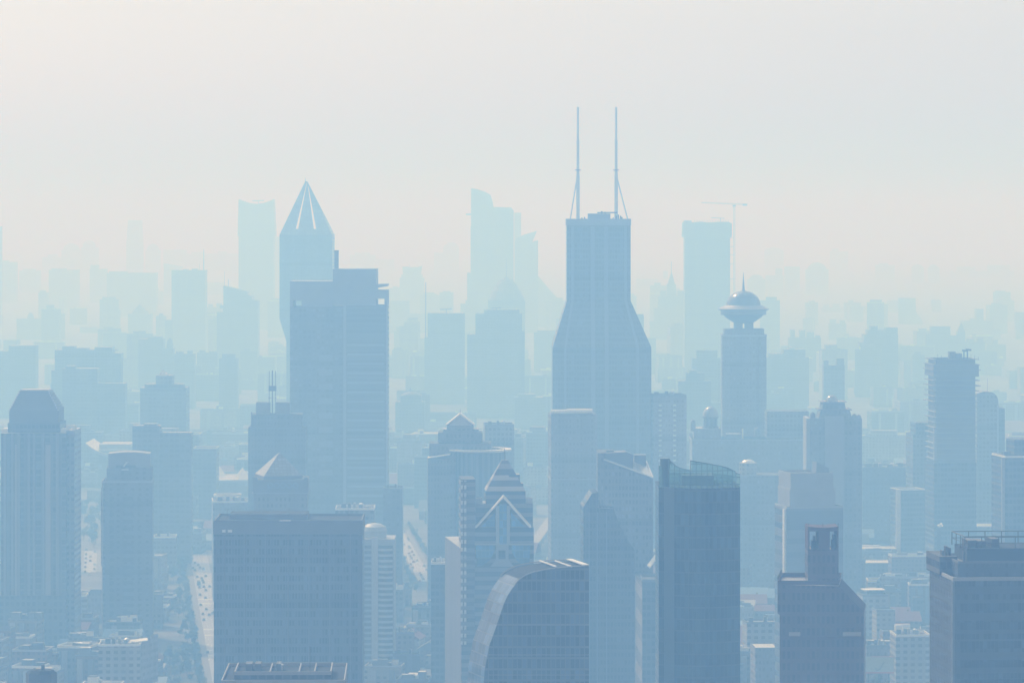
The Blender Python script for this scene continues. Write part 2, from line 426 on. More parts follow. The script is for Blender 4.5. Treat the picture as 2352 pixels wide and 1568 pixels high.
# -- quarter-round glass building
def curved_glass():
    D = 1230
    curve = [(1105, 1600), (1111, 1568), (1113, 1539), (1123, 1483), (1140, 1437), (1156, 1388), (1166, 1366), (1177, 1349), (1186, 1338), (1195, 1329), (1209, 1320), (1225, 1314), (1245, 1309.5), (1270, 1305.5), (1306, 1302), (1353, 1299.5)]
    fr = [pt(x, y, D) for x, y in curve]; vec = Vector((-5.4, 11.0, .9))
    fr = [Vector((wx(1090, D), D, 0))] + fr; n = len(fr)
    t = thing('office_building', 'glass office building whose roof and left wall form one quarter-round curve', 'building', (wx(1240, D), D + 6, 0))
    br = Vector((wx(1353, D), D, 0))
    part(t, 'front_wall', MB().face(fr + [br]), facade('curved block glazing', (.15, .17, .20), (.03, .045, .07), 3.7, 1.6, .8, .78, .9, .4, .1, soft=.05))
    part(t, 'side_wall', MB().face([br, br + Vector((vec.x, vec.y, 0)), fr[-1] + vec, fr[-1]]), NAVY)
    part(t, 'rear_wall', MB().face([p + vec for p in fr][::-1] + [br + Vector((vec.x, vec.y, 0))][::1]), NAVY)
    def strip(a, b, inw=0):
        mb = MB(); u = 0
        for i in range(a, b):
            w = (fr[i + 1] - fr[i]).length
            mb.face([fr[i], fr[i + 1], fr[i + 1] + vec, fr[i] + vec], [(0, u), (0, u + w), (15, u + w), (15, u)]); u += w
        return mb
    part(t, 'curved_glazing', strip(0, 10), facade('pale curved glazing', (.12, .17, .25), (.06, .11, .20), 3.6, 3.0, .88, .93, .5, .35, .16, dim=.6))
    part(t, 'roof', strip(10, n - 1), ROOFD)
    e = MB(); e2 = MB()
    for i in range(9, n - 1):
        e.tube(fr[i] + Vector((0, 0, .3)), fr[i + 1] + Vector((0, 0, .3)), .2, 6)
        e2.tube(fr[i] + vec + Vector((0, 0, .5)), fr[i + 1] + vec + Vector((0, 0, .5)), .22, 6)
    part(t, 'front_rim', e, PALE); part(t, 'rear_rim', e2, PALE)
    for x in (1278, 1313):
        a = pt(x, 1304, D) + Vector((0, 0, .6)); part(t, 'roof_rib', MB().tube(a, a + vec, .35, 5), WHITE)
    a = fr[-1]; part(t, 'end_plate', MB().plate([a + Vector((-2.2, .2, .35)), a + Vector((0, .2, .35)), a + vec + Vector((0, 0, .4)), a + vec + Vector((-2.2, 0, .4))], (0, 0, .3)), WHITE)
    for y in (1433, 1502, 1548):
        part(t, 'floor_band', MB().prism(rect(1140 if y < 1450 else 1122, 1353, D - .2, .4), wz(y + .8, D), wz(y - .8, D)), plain('band grey', (.2, .22, .25)))
curved_glass()

# -- the broad dark block
def broad_block():
    D = 1530
    t, f, z = tower('office_block', 'broad flat-roofed dark blue office slab, widest building of the near row', 491, 832, 1194, D, 36, facade('broad slab wall', (.085, .108, .14), (.05, .065, .085), 3.7, 1.25, .62, .66, .7, .45, .12, soft=.1, dim=.8), 0.8, 'building', par=.9, roof=ROOFD, trim=CONC)
    part(t, 'crown_band', MB().prism(inset(f, -.22), wz(1226, D), wz(1196.5, D), top=False), plain('crown cladding', (.115, .125, .145), .5))
    part(t, 'upper_deck', MB().prism(sub_rect(f, .09, .62, .45, .95), z, z + 2.2, 0, 1), [plain('deck wall', (.13, .14, .15)), ROOFD])
    w = facade('bright pane', (.5, .5, .48), (.55, .56, .55), 3, 2, .9, .8, .2, .3)
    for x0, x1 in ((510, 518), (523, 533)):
        part(t, 'pale_window', MB().prism(rect(x0, x1, D - .5, .3, .8), wz(1221, D), wz(1215, D)), plain('lit window white', (.6, .6, .58), .4))  # white panels paint the look of lit windows
    for u in (.07, .21, .35, .5, .64, .78, .92):
        a = lerp2(f[0], f[1], u); part(t, 'facade_fin', MB().box(a[0] - .22, a[0] + .22, a[1] - .38, a[1] + .05, 0, wz(1226, D)), plain('fin blue', (.11, .125, .15), .4))
    part(t, 'corner_column', MB().prism(rect(822, 832.6, D - .2, 2, .8), 0, wz(1226, D)), plain('corner dark', (.07, .08, .10), .4))
    for u in (.08, .5, .9):
        a = lerp2(f[0], f[1], u); part(t, 'roof_aerial', MB().tube((a[0], a[1] + 8, z), (a[0], a[1] + 8, z + 5), .1, 4), DARK)
    st = MB()
    for u in (.405,): st.prism(rect(642, 668, D - .3, .5, .8), wz(1195.5, D), wz(1193.8, D))
    part(t, 'white_coping', st, WHITE)  # short white strip along the coping
broad_block()

# -- flat roof at the bottom edge, octagonal top, masts
def bottom_roofs():
    D = 1080; f = rect(538, 761, D, 22, 1.5); z = wz(1549, D)
    g = rect(508, 792, D - 6, 42, 1.5); zg = wz(1562, D)
    t = thing('office_block', 'flat roof with white-edged recess and plant at the bottom edge below the broad slab', 'building', (*mid(f), 0))
    part(t, 'wall', MB().prism(g, 0, zg, top=False), GREY)
    part(t, 'lower_roof', MB().face([(*p, zg) for p in g]), ROOFD)
    part(t, 'lower_parapet', MB().ring(g, .4, zg, zg + .9), PALE)
    part(t, 'plant_storey', MB().prism(f, zg, z, top=False), SLATE)
    part(t, 'upper_roof', MB().face([(*p, z - .02) for p in f]), ROOFD)
    part(t, 'upper_parapet', MB().ring(f, .35, z, z + 1.1), PALE)
    for u in (.36, .66, .82): part(t, 'cross_wall', MB().prism(sub_rect(f, u, u + .012, .04, .96), z, z + 1.0), PALE)
    for a, b in ((.1, .17), (.2, .26), (.42, .47)): part(t, 'plant_box', MB().prism(sub_rect(f, a, b, .45, .75), z, z + 2.1), CONC)
    part(t, 'mast', MB().tube((wx(706, D), D + 14, z), (wx(706, D), D + 14, z + 7), .12, 4), DARK)
    part(t, 'roof_fan', MB().lathe((wx(637, D), D + 12), [(.8, z), (.8, z + 1.6), (1.2, z + 1.7), (0, z + 2.2)], 10), SHEET)
    D = 1200; c = (wx(90.5, D), D + 5); r = 5.1
    t = thing('office_tower', 'dark octagonal tower top with a small chimney peeping over the bottom left edge', 'tower', (c[0], c[1], 0))
    zt = wz(1548, D)
    part(t, 'wall', MB().prism(disc(c, r, 8), 0, zt, top=False), plain('octagon dark', (.07, .08, .1), .5))
    part(t, 'roof', MB().loft(disc(c, r, 8), zt, disc(c, r * .8, 8), zt + 1.0), ROOFD)
    part(t, 'chimney', MB().box(c[0] + .1, c[0] + 1.1, c[1] - 1, c[1] + .2, zt + .9, zt + 2.7), DARK)
    part(t, 'skylight', MB().box(c[0] - 1.9, c[0] - .2, c[1] - .5, c[1] + 1.4, zt + .9, zt + 1.5), ROOFL)
    D = 1930
    for px, py, nm in ((172, 1492, 'tall thin lattice mast rising from the low roofs, bottom left'), (139, 1524, 'short thin mast left of the taller lattice mast, bottom left')):
        x, zt = wx(px, D), wz(py, D); t = thing('radio_mast', nm, 'mast', (x, D, 0), 'masts over the low roofs')
        mb = MB(); w = .55
        for sx in (-1, 1):
            for sy in (-1, 1): mb.tube((x + sx * w, D + sy * w, 0), (x + sx * .12, D + sy * .12, zt), .14, 4)
        for i in range(14):
            z = zt * i / 14; k = 1 - i / 14 * .8; mb.tube((x - w * k, D, z), (x + w * k, D, z + zt / 14), .1, 4); mb.tube((x + w * k, D, z), (x - w * k, D, z + zt / 14), .1, 4)
        part(t, 'lattice', mb, DARK); part(t, 'tip', MB().tube((x, D, zt), (x, D, zt + 4), .1, 4), DARK)
bottom_roofs()

# -- the stepped chevron tower
def chevron_tower():
    D = 1750
    t = thing('office_tower', 'stepped tower with a white-edged gable front and striped pyramid roof, blue glass below', 'tower', (wx(1158, D), D + 16, 0))
    body = rect(1091, 1226, D, 30, 3); zb = wz(1211, D)
    STR = facade('chevron bands', (.17, .18, .20), (.035, .05, .07), 4.2, 40, .55, 1.1, .3, .5, dim=.75, soft=.05)
    part(t, 'wall', MB().prism(body, 0, zb, 0, 1), [STR, ROOFG])
    sh = rect(1093, 1224, D + 10, 19, 3); zs = wz(1156, D + 10)
    part(t, 'shoulder_wall', MB().prism(sh, zb, zs, 0, 1), [STR, ROOFL])
    for u0, u1 in ((0, .12), (.88, 1)):
        part(t, 'shoulder_turret', MB().prism(sub_rect(sh, u0, u1, .1, .5), zs, zs + 2.4), PALE)
    py = rect(1116, 1207, D + 11, 18, 3); zp = wz(1127, D + 11); za = wz(1056, D + 19)
    part(t, 'crown_wall', MB().prism(py, zs, zp, 0, 1), [STR, ROOFG])
    c = mid(py); capf = [lerp2(p, c, .84) for p in py]
    part(t, 'pyramid_roof', MB().loft(py, zp, capf, za), facade('striped pyramid', (.34, .34, .35), (.07, .08, .10), 5.2, 60, .55, 1.1, .2, .6, .4, dim=.9, soft=0))
    for i, (a, b, y) in enumerate(((1183, 1194, 1107), (1194, 1202, 1128), (1200, 1207, 1145))):
        part(t, 'side_step', MB().prism(rect(a - 14, b, D + 15 + i, 10, 3), zs - 1, wz(y - 18, D + 15)), STR)
    part(t, 'finial', MB().tube((*c, za), (*c, za + 5.5), .15, 5), DARK)
    d = D - .4
    # gable front
    P = lambda x, y, dd=d: pt(x, y, dd)
    part(t, 'gable_wall', MB().plate([P(1093, 1211), P(1218, 1211), P(1156, 1141)], (0, 13, 0)), STR)
    for a, b in (((1091, 1211), (1156, 1139)), ((1220, 1211), (1156, 1139))):
        part(t, 'gable_rim', MB().plate([P(*a, d - .3), P(a[0] + (4 if a[0] < 1156 else -4), a[1], d - .3), P(b[0], b[1] + 4, d - .3), P(*b, d - .3)], (0, 13.4, .25)), WHITE)
    part(t, 'glass_spine', MB().prism(rect(1147, 1164, d - .5, .8), wz(1285, D), wz(1156, D)), BLUEG)
    for a, b in ((1139, 1146.5), (1164.5, 1171)):
        part(t, 'pale_pier', MB().prism(rect(a, b, d - .9, 1.2), wz(1250, D), wz(1160, D)), plain('pier blue-grey', (.24, .265, .31)))
    for s in (-1, 1):
        x = 1155.5 + s * 18; part(t, 'gable_window', MB().plate([P(x, 1208, d - .25), P(x + s * 32, 1208, d - .25), P(x, 1176, d - .25)], (0, .3, 0)), BLUEG)
        q = [P(1155.5 + s * 63, 1250, d - .3), P(1155.5 + s * 18, 1250, d - .3)] + [P(1155.5 + s * (18 + 45 * (1 - math.cos(a))), 1250 + 50 * math.sin(a), d - .3) for a in (.25, .5, .75, 1.0, 1.25, 1.5)]
        part(t, 'quarter_window', MB().plate(q, (0, .4, 0)), BLUEG)
    part(t, 'terrace_ledge', MB().prism(rect(1090, 1227, d - 1.2, 1.5), wz(1250, D), wz(1248, D)), PALE)
    part(t, 'bell_panel', MB().plate([P(1127, 1300, d - .6), P(1180, 1300, d - .6), P(1168, 1284, d - .6), P(1168, 1250, d - .6), P(1139, 1250, d - .6), P(1139, 1284, d - .6)], (0, .5, 0)), plain('bell grey', (.2, .22, .25)))
    part(t, 'bell_window', MB().prism(rect(1145, 1161, d - .9, .4), wz(1282, D), wz(1262, D)), NAVY)
    # pale side wing and checkered fins on its left
    w = rect(1060, 1092, D + 3, 24, 4)
    part(t, 'side_wing', MB().prism(w, 0, wz(1100, D + 3), 0, 1), [RIBB, ROOFG])
    for x in (1058, 1066):
        part(t, 'checker_fin', MB().prism(rect(x, x + 5, D + 2.2, 1.2), wz(1480, D), wz(1103, D), 0, None, True, True), facade('checker fin', (.12, .13, .15), (.46, .45, .43), 3.7, 40, .5, 1.1, .05, .7, .6, dim=1, soft=0))
    wf = [(wx(1059, D + 5), D + 5), (wx(1060, D + 7), D + 7), (wx(1060, D + 46), D + 62), (wx(1022, D + 60), D + 60)]
    mb = MB(); z0, z1 = wz(1261, D), wz(1231, D + 60)
    mb.face([(*wf[3], 0), (*wf[0], 0), (*wf[0], z0), (*wf[3], z1)]); mb.face([(*wf[0], 0), (*wf[1], 0), (*wf[1], z0), (*wf[0], z0)])
    mb.face([(*wf[1], 0), (*wf[2], 0), (*wf[2], z1), (*wf[1], z0)]); mb.face([(*wf[2], 0), (*wf[3], 0), (*wf[3], z1), (*wf[2], z1)])
    part(t, 'lilac_wing', mb, facade('lilac wing wall', (.38, .37, .41), (.24, .25, .29), 400, 3.2, 1.1, .3, .3, soft=.3, dim=.5))
    part(t, 'lilac_roof', MB().face([(*wf[0], z0), (*wf[1], z0), (*wf[2], z1), (*wf[3], z1)]), ROOFL)
chevron_tower()

# ================================================================ second row
def left_tower():
    D = 2200
    f = rect(2, 152, D, 42, 0); zt = wz(994, D)
    t = thing('office_tower', 'tall tower with tapered square cap and vertical piers at the left edge', 'tower', (*mid(f), 0))
    zpod = wz(1366, D)
    part(t, 'wall', MB().prism(f, zpod, zt, top=False), facade('left tower wall', (.15, .16, .18), (.045, .06, .08), 3.8, 5.2, .7, .62, .5, .5))
    part(t, 'podium', MB().prism(rect(-12, 152, D - 2, 50, 0), 0, zpod, 0, 1), [facade('left tower podium', (.12, .145, .165), (.05, .065, .085), 4, 3.2, .6, .6, .5, .5), ROOFG])
    for x0, x1 in ((8, 14), (26, 31), (40, 46), (63, 69), (76, 80), (98, 102), (128, 135)):
        part(t, 'pier', MB().prism(rect(x0, x1, D - .8, 1.0), zpod, zt), plain('pier stone', (.135, .14, .155)))
    for x0, x1 in ((34, 39), (104, 116)):
        part(t, 'bay_strip', MB().prism(rect(x0, x1, D - .35, .6), zpod, wz(1020, D)), plain('tan strip', (.22, .195, .185)))
    part(t, 'roof', MB().face([(*p, zt) for p in f]), ROOFL)
    g = rect(18, 138, D + 7, 30); z1 = wz(970, D + 7)
    part(t, 'upper_wall', MB().prism(g, zt, z1, 0, 1), [SLATE, ROOFG])
    h = rect(21, 134, D + 8, 28); hm = rect(22, 132, D + 8.3, 27); z2 = wz(942, D + 8); z3 = wz(898, D + 10)
    part(t, 'cap_wall', MB().prism(h, z1, z2, top=False), plain('cap louvre', (.11, .12, .14)))
    top = rect(46, 111, D + 13, 17); mb = MB(); k = 8
    for i in range(k):
        a = [lerp2(p, q, i / k) for p, q in zip(h, top)]
        mb.prism(a, z2 + (z3 - z2) * i / k, z2 + (z3 - z2) * (i + 1) / k)
    part(t, 'stepped_cap', mb, plain('cap slab', (.13, .14, .155), .5))
    part(t, 'cap_roof', MB().prism(top, z3, z3 + .8), ROOFL)
    for a, b in zip((h[0], h[1]), (top[0], top[1])): part(t, 'cap_edge', MB().tube((*a, z2), (*b, z3), .4, 5), SHEET)
    s_ = rect(152, 171, D + 6, 34)
    part(t, 'side_wing', MB().prism(s_, 0, wz(988, D + 6), 0, 1), [GREY, ROOFL])
    fr = MB(); q = rect(153.5, 170.5, D + 8, 8); zz = wz(988, D + 6); zq = wz(976, D + 8)
    for p in q: fr.box(p[0] - .5, p[0] + .5, p[1] - .5, p[1] + .5, zz, zq)
    fr.ring(q, .6, zq - .8, zq); fr.prism(rect(166, 170.5, D + 7.6, 8), zz, zq)
    part(t, 'roof_frame', fr, WHITE)
    for x0, x1 in ((4, 17), (139, 151)): part(t, 'roof_hatch', MB().prism(rect(x0, x1, D + 9, 12), zt, zt + 2.2), SHEET)
left_tower()

def notch_tower():
    D = 2250; f = rect(236, 350, D, 30, 4); zt = wz(1108, D)
    t = thing('apartment_tower', 'round-cornered apartment tower with stepped top, pale glint in its crown opening', 'tower', (*mid(f), 0))
    c0 = [(wx(232, D) + 2 - 2 * math.cos(a), D + 5 - 5 * math.sin(a)) for a in (0, .5, 1.0, 1.57)]
    foot = c0 + f[1:3] + [f[3]]
    W = facade('notch tower wall', (.235, .24, .26), (.075, .085, .1), 3.2, 4.4, .45, .42, .5)
    part(t, 'wall', MB().prism(foot, 0, zt, top=False), W); part(t, 'roof', MB().face([(*p, zt) for p in foot]), ROOFG)
    part(t, 'parapet', MB().ring(foot, .5, zt, zt + 1.2), PALE)
    for x0, x1 in ((252, 262), (282, 306), (316, 321)):
        y = 1140
        while y < 1500: part(t, 'window', MB().prism(rect(x0, x1, D + (x0 - 236) * .018 - .25, .5, 4), wz(y + 8, D), wz(y, D), 0, None, True, True), plain('window dark', (.06, .07, .085), .25)); y += 17.5
    part(t, 'shoulder', MB().prism(rect(245, 350, D + 6, 22, 4), zt, wz(1074, D + 6), 0, 1), [W, ROOFG])
    z1, z2 = wz(1074, D + 6), wz(1041, D + 9)
    g = rect(249, 345, D + 8, 18, 4)
    n = 10; lo = [lerp2(g[0], g[1], i / n) for i in range(n + 1)]
    poly = [(*g[0], z1)] + [(*g[1], z1)] + [(*p, z2 + 1.0 * math.sin(math.pi * (n - i) / n)) for i, p in enumerate(lo[::-1])]
    vec = (g[3][0] - g[0][0], g[3][1] - g[0][1], 0)
    part(t, 'crown_wall', MB().plate(poly, vec), plain('crown slate', (.20, .21, .235)))
    part(t, 'crown_opening', MB().prism(rect(266, 312, D + 7.4, 1, 4), wz(1077, D + 6), wz(1068, D + 6)), plain('opening shade', (.05, .06, .07)))  # dark block painted as the shade inside an opening
    part(t, 'glint_panel', MB().plate([pt(279, 1079, D + 5), pt(296, 1079, D + 5), pt(291, 1072, D + 10), pt(281, 1072, D + 10)], (0, 0, .3)), SHEET)
    part(t, 'glint_bars', MB().tube(pt(284, 1071, D + 7), pt(291, 1060, D + 7), .5, 5, .3).tube(pt(287, 1066, D + 7), pt(295, 1059, D + 7), .4, 5, .2), SHEET)  # metal panel and bars added as the glint in the crown
    part(t, 'balcony_stack', MB().prism(rect(232, 240, D + 4, 6, 4), wz(1300, D), wz(1120, D)), W)
notch_tower()

def pyramid_tower():
    D = 2050; f = rect(583, 706, D, 30, 2); zt = wz(1131, D)
    t = thing('hotel_tower', 'square tower under a single pyramid roof whose left face catches the sun', 'tower', (*mid(f), 0))
    part(t, 'wall', MB().prism(f, 0, zt, 0, 1), [facade('pyramid tower wall', (.26, .26, .275), (.08, .09, .11), 3.5, 2.4, .5, .5, .5), ROOFG])
    zc = wz(1101, D); cr = inset(f, -.6)
    part(t, 'crown_storey', MB().prism(cr, zt, zc, 0, 1), [plain('crown storey', (.12, .135, .16), .45), ROOFG])
    part(t, 'ledge', MB().prism(inset(f, -1.0), zt - .5, zt), PALE)
    for x in (581, 697):
        part(t, 'corner_block', MB().prism(rect(x, x + 10, D - 1, 3, 2), zc, zc + 1.6), CONC)
    # rings on the crown storey
    for i in range(5):
        x = 621 + i * 14.5; c = pt(x, 1114, D - 1.15); mb = MB(); n = 14
        for k in range(n):
            a, b = 2 * math.pi * k / n, 2 * math.pi * (k + 1) / n
            mb.tube((c.x + 1.35 * math.cos(a), c.y, c.z + 1.35 * math.sin(a)), (c.x + 1.35 * math.cos(b), c.y, c.z + 1.35 * math.sin(b)), .2, 4)
        part(t, 'sign_ring', mb, plain('sign blue', (.16, .24, .34), .4))
    b = rect(606, 695, D + 2, 24, 16); zb = wz(1093, D + 2); ap = pt(642, 1037, D + 13)
    part(t, 'pyramid_base', MB().prism(b, zc, zb, 0, 1), [CONC, ROOFG])
    part(t, 'pyramid_roof', MB().cone(b, zb, ap), facade('pyramid tiles', (.34, .35, .37), (.27, .29, .31), 1.6, 2.2, .85, .85, .15, .42, .38))
pyramid_tower()

def twin_block_tower():
    D = 2450; f = rect(570, 702, D, 30, 1); zt = wz(984, D)
    t = thing('office_tower', 'stepped tower topped by two square blocks with a boxed antenna mast between', 'tower', (*mid(f), 0))
    W = facade('twin block wall', (.20, .21, .235), (.08, .09, .11), 3.7, 2.2, .45, .5, .4)
    part(t, 'wall', MB().prism(f, 0, zt, 0, 1), [W, ROOFG]); part(t, 'parapet', MB().ring(f, .5, zt, zt + 1), CONC)
    g = rect(577, 694, D + 3, 22, 1); z1 = wz(951, D + 3)
    part(t, 'upper_wall', MB().prism(g, zt, z1, 0, 1), [W, ROOFG])
    part(t, 'edge_frame', MB().prism(rect(576.5, 579, D + 2, 3, 1), zt, wz(946, D)), CONC)
    for x0, x1 in ((588, 619), (633, 665)):
        part(t, 'top_block', MB().prism(rect(x0, x1, D + 6, 14, 1), z1, wz(924, D + 6), 0, 1), [plain('top block', (.16, .17, .19)), ROOFG])
    m = MB(); d = D + 10
    for x in (618.5, 633): m.tube(pt(x, 951, d), pt(x, 851, d), .22, 5)
    m.tube(pt(625.8, 951, d), pt(625.8, 850, d), .4, 5)
    for y in (912, 914, 928): m.tube(pt(616, y, d), pt(635, y, d), .16, 4)
    part(t, 'antenna_mast', m, DARK)
    part(t, 'antenna_box', MB().prism(rect(617, 634, d - 1.5, 4), wz(897, d), wz(885, d), 0, None, True, True), DARK)
twin_block_tower()

def slab_pair():
    D = 2700
    t = thing('office_tower', 'tall twin-slab office tower with square sky openings in its top corners', 'tower', (wx(778, D), D + 20, 0))
    WL = facade('slab wall left', (.205, .215, .24), (.10, .11, .13), 3.9, 3.3, .5, .62, .45)
    WR = facade('slab wall right', (.21, .22, .245), (.075, .085, .105), 3.9, 80, .55, 1.1, .2)
    z1, z2 = wz(645, D), wz(617, D); CL = plain('slab cladding', (.19, .20, .225), .5); ROOF_ = ROOFG
    # left slab with its opening
    zo0, zo1 = wz(704, D), wz(690, D)
    part(t, 'wall', MB().prism(rect(666, 790, D, 38), 0, zo0, 0, 1), [WL, ROOF_])
    part(t, 'left_head', MB().prism(rect(666, 673.5, D, 38), zo0, zo1).prism(rect(693, 764, D, 38), zo0, zo1).prism(rect(666, 764, D, 38), zo1, z1, 0, None, True, True), CL)
    # right slab with its opening
    d = D - 2; zr0, zr1 = wz(701, d), wz(685.5, d); zt = wz(666, d)
    part(t, 'right_wall', MB().prism(rect(790, 890, d, 38), 0, zr0, 0, 1), [WR, ROOF_])
    part(t, 'right_head', MB().prism(rect(764, 864.5, d, 38), zr0, z2, 0, None, True, True).prism(rect(883, 890, d, 38), zr0, zt).prism(rect(864.5, 883, d, 38), zr1, zt, 0, None, True, True), CL)
    part(t, 'roof', MB().face([(*p, z1 + .03) for p in rect(666, 764, D, 38)]), ROOFL)
    part(t, 'seam_pier', MB().prism(rect(788.5, 795, d - .8, 2), 0, wz(660, d)), plain('seam pale', (.2, .21, .23)))
    part(t, 'edge_pier', MB().prism(rect(887, 890.6, d - .5, 2), 0, wz(668, d)), plain('seam pale', (.2, .21, .23)))
    part(t, 'canopy_fin', MB().plate([pt(864, 653, d), pt(890.5, 652, d), pt(890.5, 656.5, d), pt(864, 661, d)], (0, 30, 0)), CL)
    part(t, 'chimney', MB().prism(rect(768, 777.5, D + 6, 3.4), z1, wz(576, D), 0, None), plain('chimney grey', (.14, .15, .17)))
    part(t, 'chimney_cap', MB().prism(rect(767.2, 778.3, D + 5.7, 4), wz(576, D), wz(574.6, D), 0, None, True, True), DARK)
    storey_bands(t, 'pale_band', rect(796, 884, d, 38), wz(1150, d), wz(772, d), 6.9, 1.6, plain('band pale', (.16, .172, .195), .6), .02, .98, .3)
    storey_bands(t, 'dark_window', rect(732, 764, D, 38), wz(1100, D), wz(795, D), 10.5, 4.4, plain('window slate', (.14, .155, .18), .3), 0, 1, .12, 20)
    for x0 in (703, 731, 772):
        part(t, 'vent_grille', MB().prism(rect(x0, x0 + 13, D - 2.3 if x0 > 764 else D - .3, .4), wz(715, D), wz(706, D)), plain('vent dark', (.13, .14, .165)))
slab_pair()

def flared_tower():
    D = 2750
    t = thing('skyscraper', 'tallest tower, flaring below its square shaft, with twin white antennas on the roof', 'skyscraper', (wx(1380, D), D + 22, 0))
    W = facade('flared tower wall', (.175, .195, .225), (.055, .075, .10), 4.1, 2.0, .6, .7, .4, .4, .15)
    up = rect(1302, 1448.5, D, 46); lo = rect(1269.5, 1496, D - 14, 72)
    zt, za, zb = wz(502, D), wz(690, D), wz(797, D - 14)
    part(t, 'wall', MB().prism(up, za, zt, top=False), W)
    part(t, 'flare_wall', MB().loft(lo, zb, up, za, top=False), W)
    part(t, 'base_wall', MB().prism(lo, 0, zb, top=False), W)
    part(t, 'roof', MB().face([(*p, zt) for p in up]), ROOFG)
    part(t, 'cornice', MB().prism(inset(up, -.35), wz(517, D), zt, top=False), plain('cornice blue', (.20, .215, .24), .5))
    R_ = plain('rib pale', (.15, .168, .195), .6)
    def rib(a, b, a2, b2):
        mb = MB(); e = .7
        mb.prism(rect(a, b, D - e, .9), za, wz(519, D))
        p = rect(a, b, D - e, .9); q = rect(a2, b2, D - 14 - e, .9)
        mb.loft(q, zb, p, za, top=False); mb.prism(q, 0, zb, top=False)
        part(t, 'vertical_rib', mb, R_)
    rib(1357, 1366, 1358, 1367); rib(1388, 1397, 1389, 1398); rib(1312, 1318, 1296, 1301); rib(1434, 1440, 1462, 1468)
    part(t, 'roof_house', MB().prism(rect(1351, 1402, D + 10, 20), zt, wz(490, D), 0, None), plain('roof house', (.17, .18, .2)))
    cr = MB(); d = D + 12; cr.tube(pt(1372, 488, d), pt(1418, 487.5, d), .5, 5); cr.tube(pt(1382, 490, d), pt(1382, 484.5, d), .7, 5); cr.tube(pt(1390, 490, d), pt(1390, 486, d), .6, 5)
    part(t, 'window_crane', cr, DARK)
    ge = MB()
    for x, h_ in ((1337, 2), (1343, 3), (1416, 5), (1421, 7), (1426, 5), (1429, 3), (1409, 2)): ge.box(wx(x, D) - .5, wx(x, D) + .5, D + 6, D + 7, zt, zt + h_ * .45)
    part(t, 'roof_equipment', ge, DARK)
    A = plain('antenna white', (.52, .56, .60), .4)
    for x, s in ((1327.5, -1), (1415.2, 1)):
        dd = D + 14; m = MB(); c = (wx(x, dd), dd)
        m.lathe(c, [(1.35, zt), (1.35, wz(403, dd)), (1.05, wz(395, dd)), (1.05, wz(322, dd)), (.82, wz(320, dd)), (.82, wz(246, dd)), (0, wz(245, dd))], 12)
        a = part(t, 'antenna', m, A)
        col = MB().lathe(c, [(1.1, wz(391.5, dd)), (2.4, wz(391, dd)), (2.4, wz(389.6, dd)), (1.1, wz(389, dd))], 12)
        part(t, 'antenna_collar', col, DARK, None, a)
        st = MB().tube((wx(x + s * 25 * .55 + s * 3, dd), dd, zt), (c[0] + s * .8, dd, wz(411, dd)), .42, 6)
        st = MB().tube((wx(1310 if s < 0 else 1441.5, dd), dd, zt), (c[0] + s * .9, dd, wz(411, dd)), .5, 6)
        part(t, 'antenna_strut', st, A)
flared_tower()

def saucer_tower():
    D = 3000; cx = 1707.7
    t = thing('hotel_tower', 'tower crowned by a domed saucer with a needle spire', 'tower', (wx(cx, D), D, 0))
    W = facade('saucer tower wall', (.28, .28, .29), (.11, .12, .14), 3.6, 2.6, .5, .5, .5)
    c = lambda prof, **k: lathe_px(cx, D, prof)
    def lp(nm, prof, mat, n=32, smooth=False, sub=None):
        ctr, q = lathe_px(cx, D, prof); return part(t, nm, MB().lathe(ctr, q, n, 0, smooth), mat, None, sub)
    def cut(w, d, ch):
        return [(-w + ch, -d), (w - ch, -d), (w, -d + ch), (w, d - ch), (w - ch, d), (-w + ch, d), (-w, d - ch), (-w, -d + ch)]
    X = wx(cx, D); k = D / F
    oct_ = lambda w: [(X + a, D + b) for a, b in cut(w * k, w * k, w * k * .35)]
    part(t, 'wall', MB().prism(oct_(50.5), 0, wz(771, D), 0, 1), [W, ROOFG])
    part(t, 'upper_wall', MB().prism(oct_(45.5), wz(771, D), wz(754, D), 0, 1), [W, ROOFG])
    part(t, 'shoulder', MB().ring(oct_(51.5), .7, wz(771, D), wz(767, D)), PALE)
    mb = MB()
    for s in (-1, 1): mb.prism([(X + s * 3.2 * k, D - 7), (X + s * 21.5 * k, D - 7), (X + s * 21.5 * k, D + 7), (X + s * 3.2 * k, D + 7)][::s], wz(754, D), wz(740, D))
    part(t, 'neck_pier', mb, CONC)
    lp('bowl', [(20, 742), (30, 735.5), (41, 728), (46, 722.5), (53, 721.5), (53, 720), (46, 719.5)], plain('bowl blue', (.12, .135, .16), .4), 36, True)
    lp('saucer_rim', [(52, 719.5), (52.5, 712.5), (57, 711), (59, 708.5), (50, 704.5), (42, 700)], plain('rim steel', (.18, .19, .21), .4, .2), 36, False)
    lp('dome', [(39.5, 700)] + [(39.5 * math.cos(a), 700 - 33 * math.sin(a)) for a in (.2, .4, .6, .8, 1.0, 1.2, 1.4, 1.57)], facade('dome glass', (.20, .22, .25), (.09, .12, .16), 5, 2.2, .85, .8, .3, .4, .2), 36, True)
    lp('spire', [(5.5, 668), (3, 664.5), (2.2, 655), (1.1, 640), (.3, 625)], plain('spire grey', (.16, .17, .19)), 10)
saucer_tower()

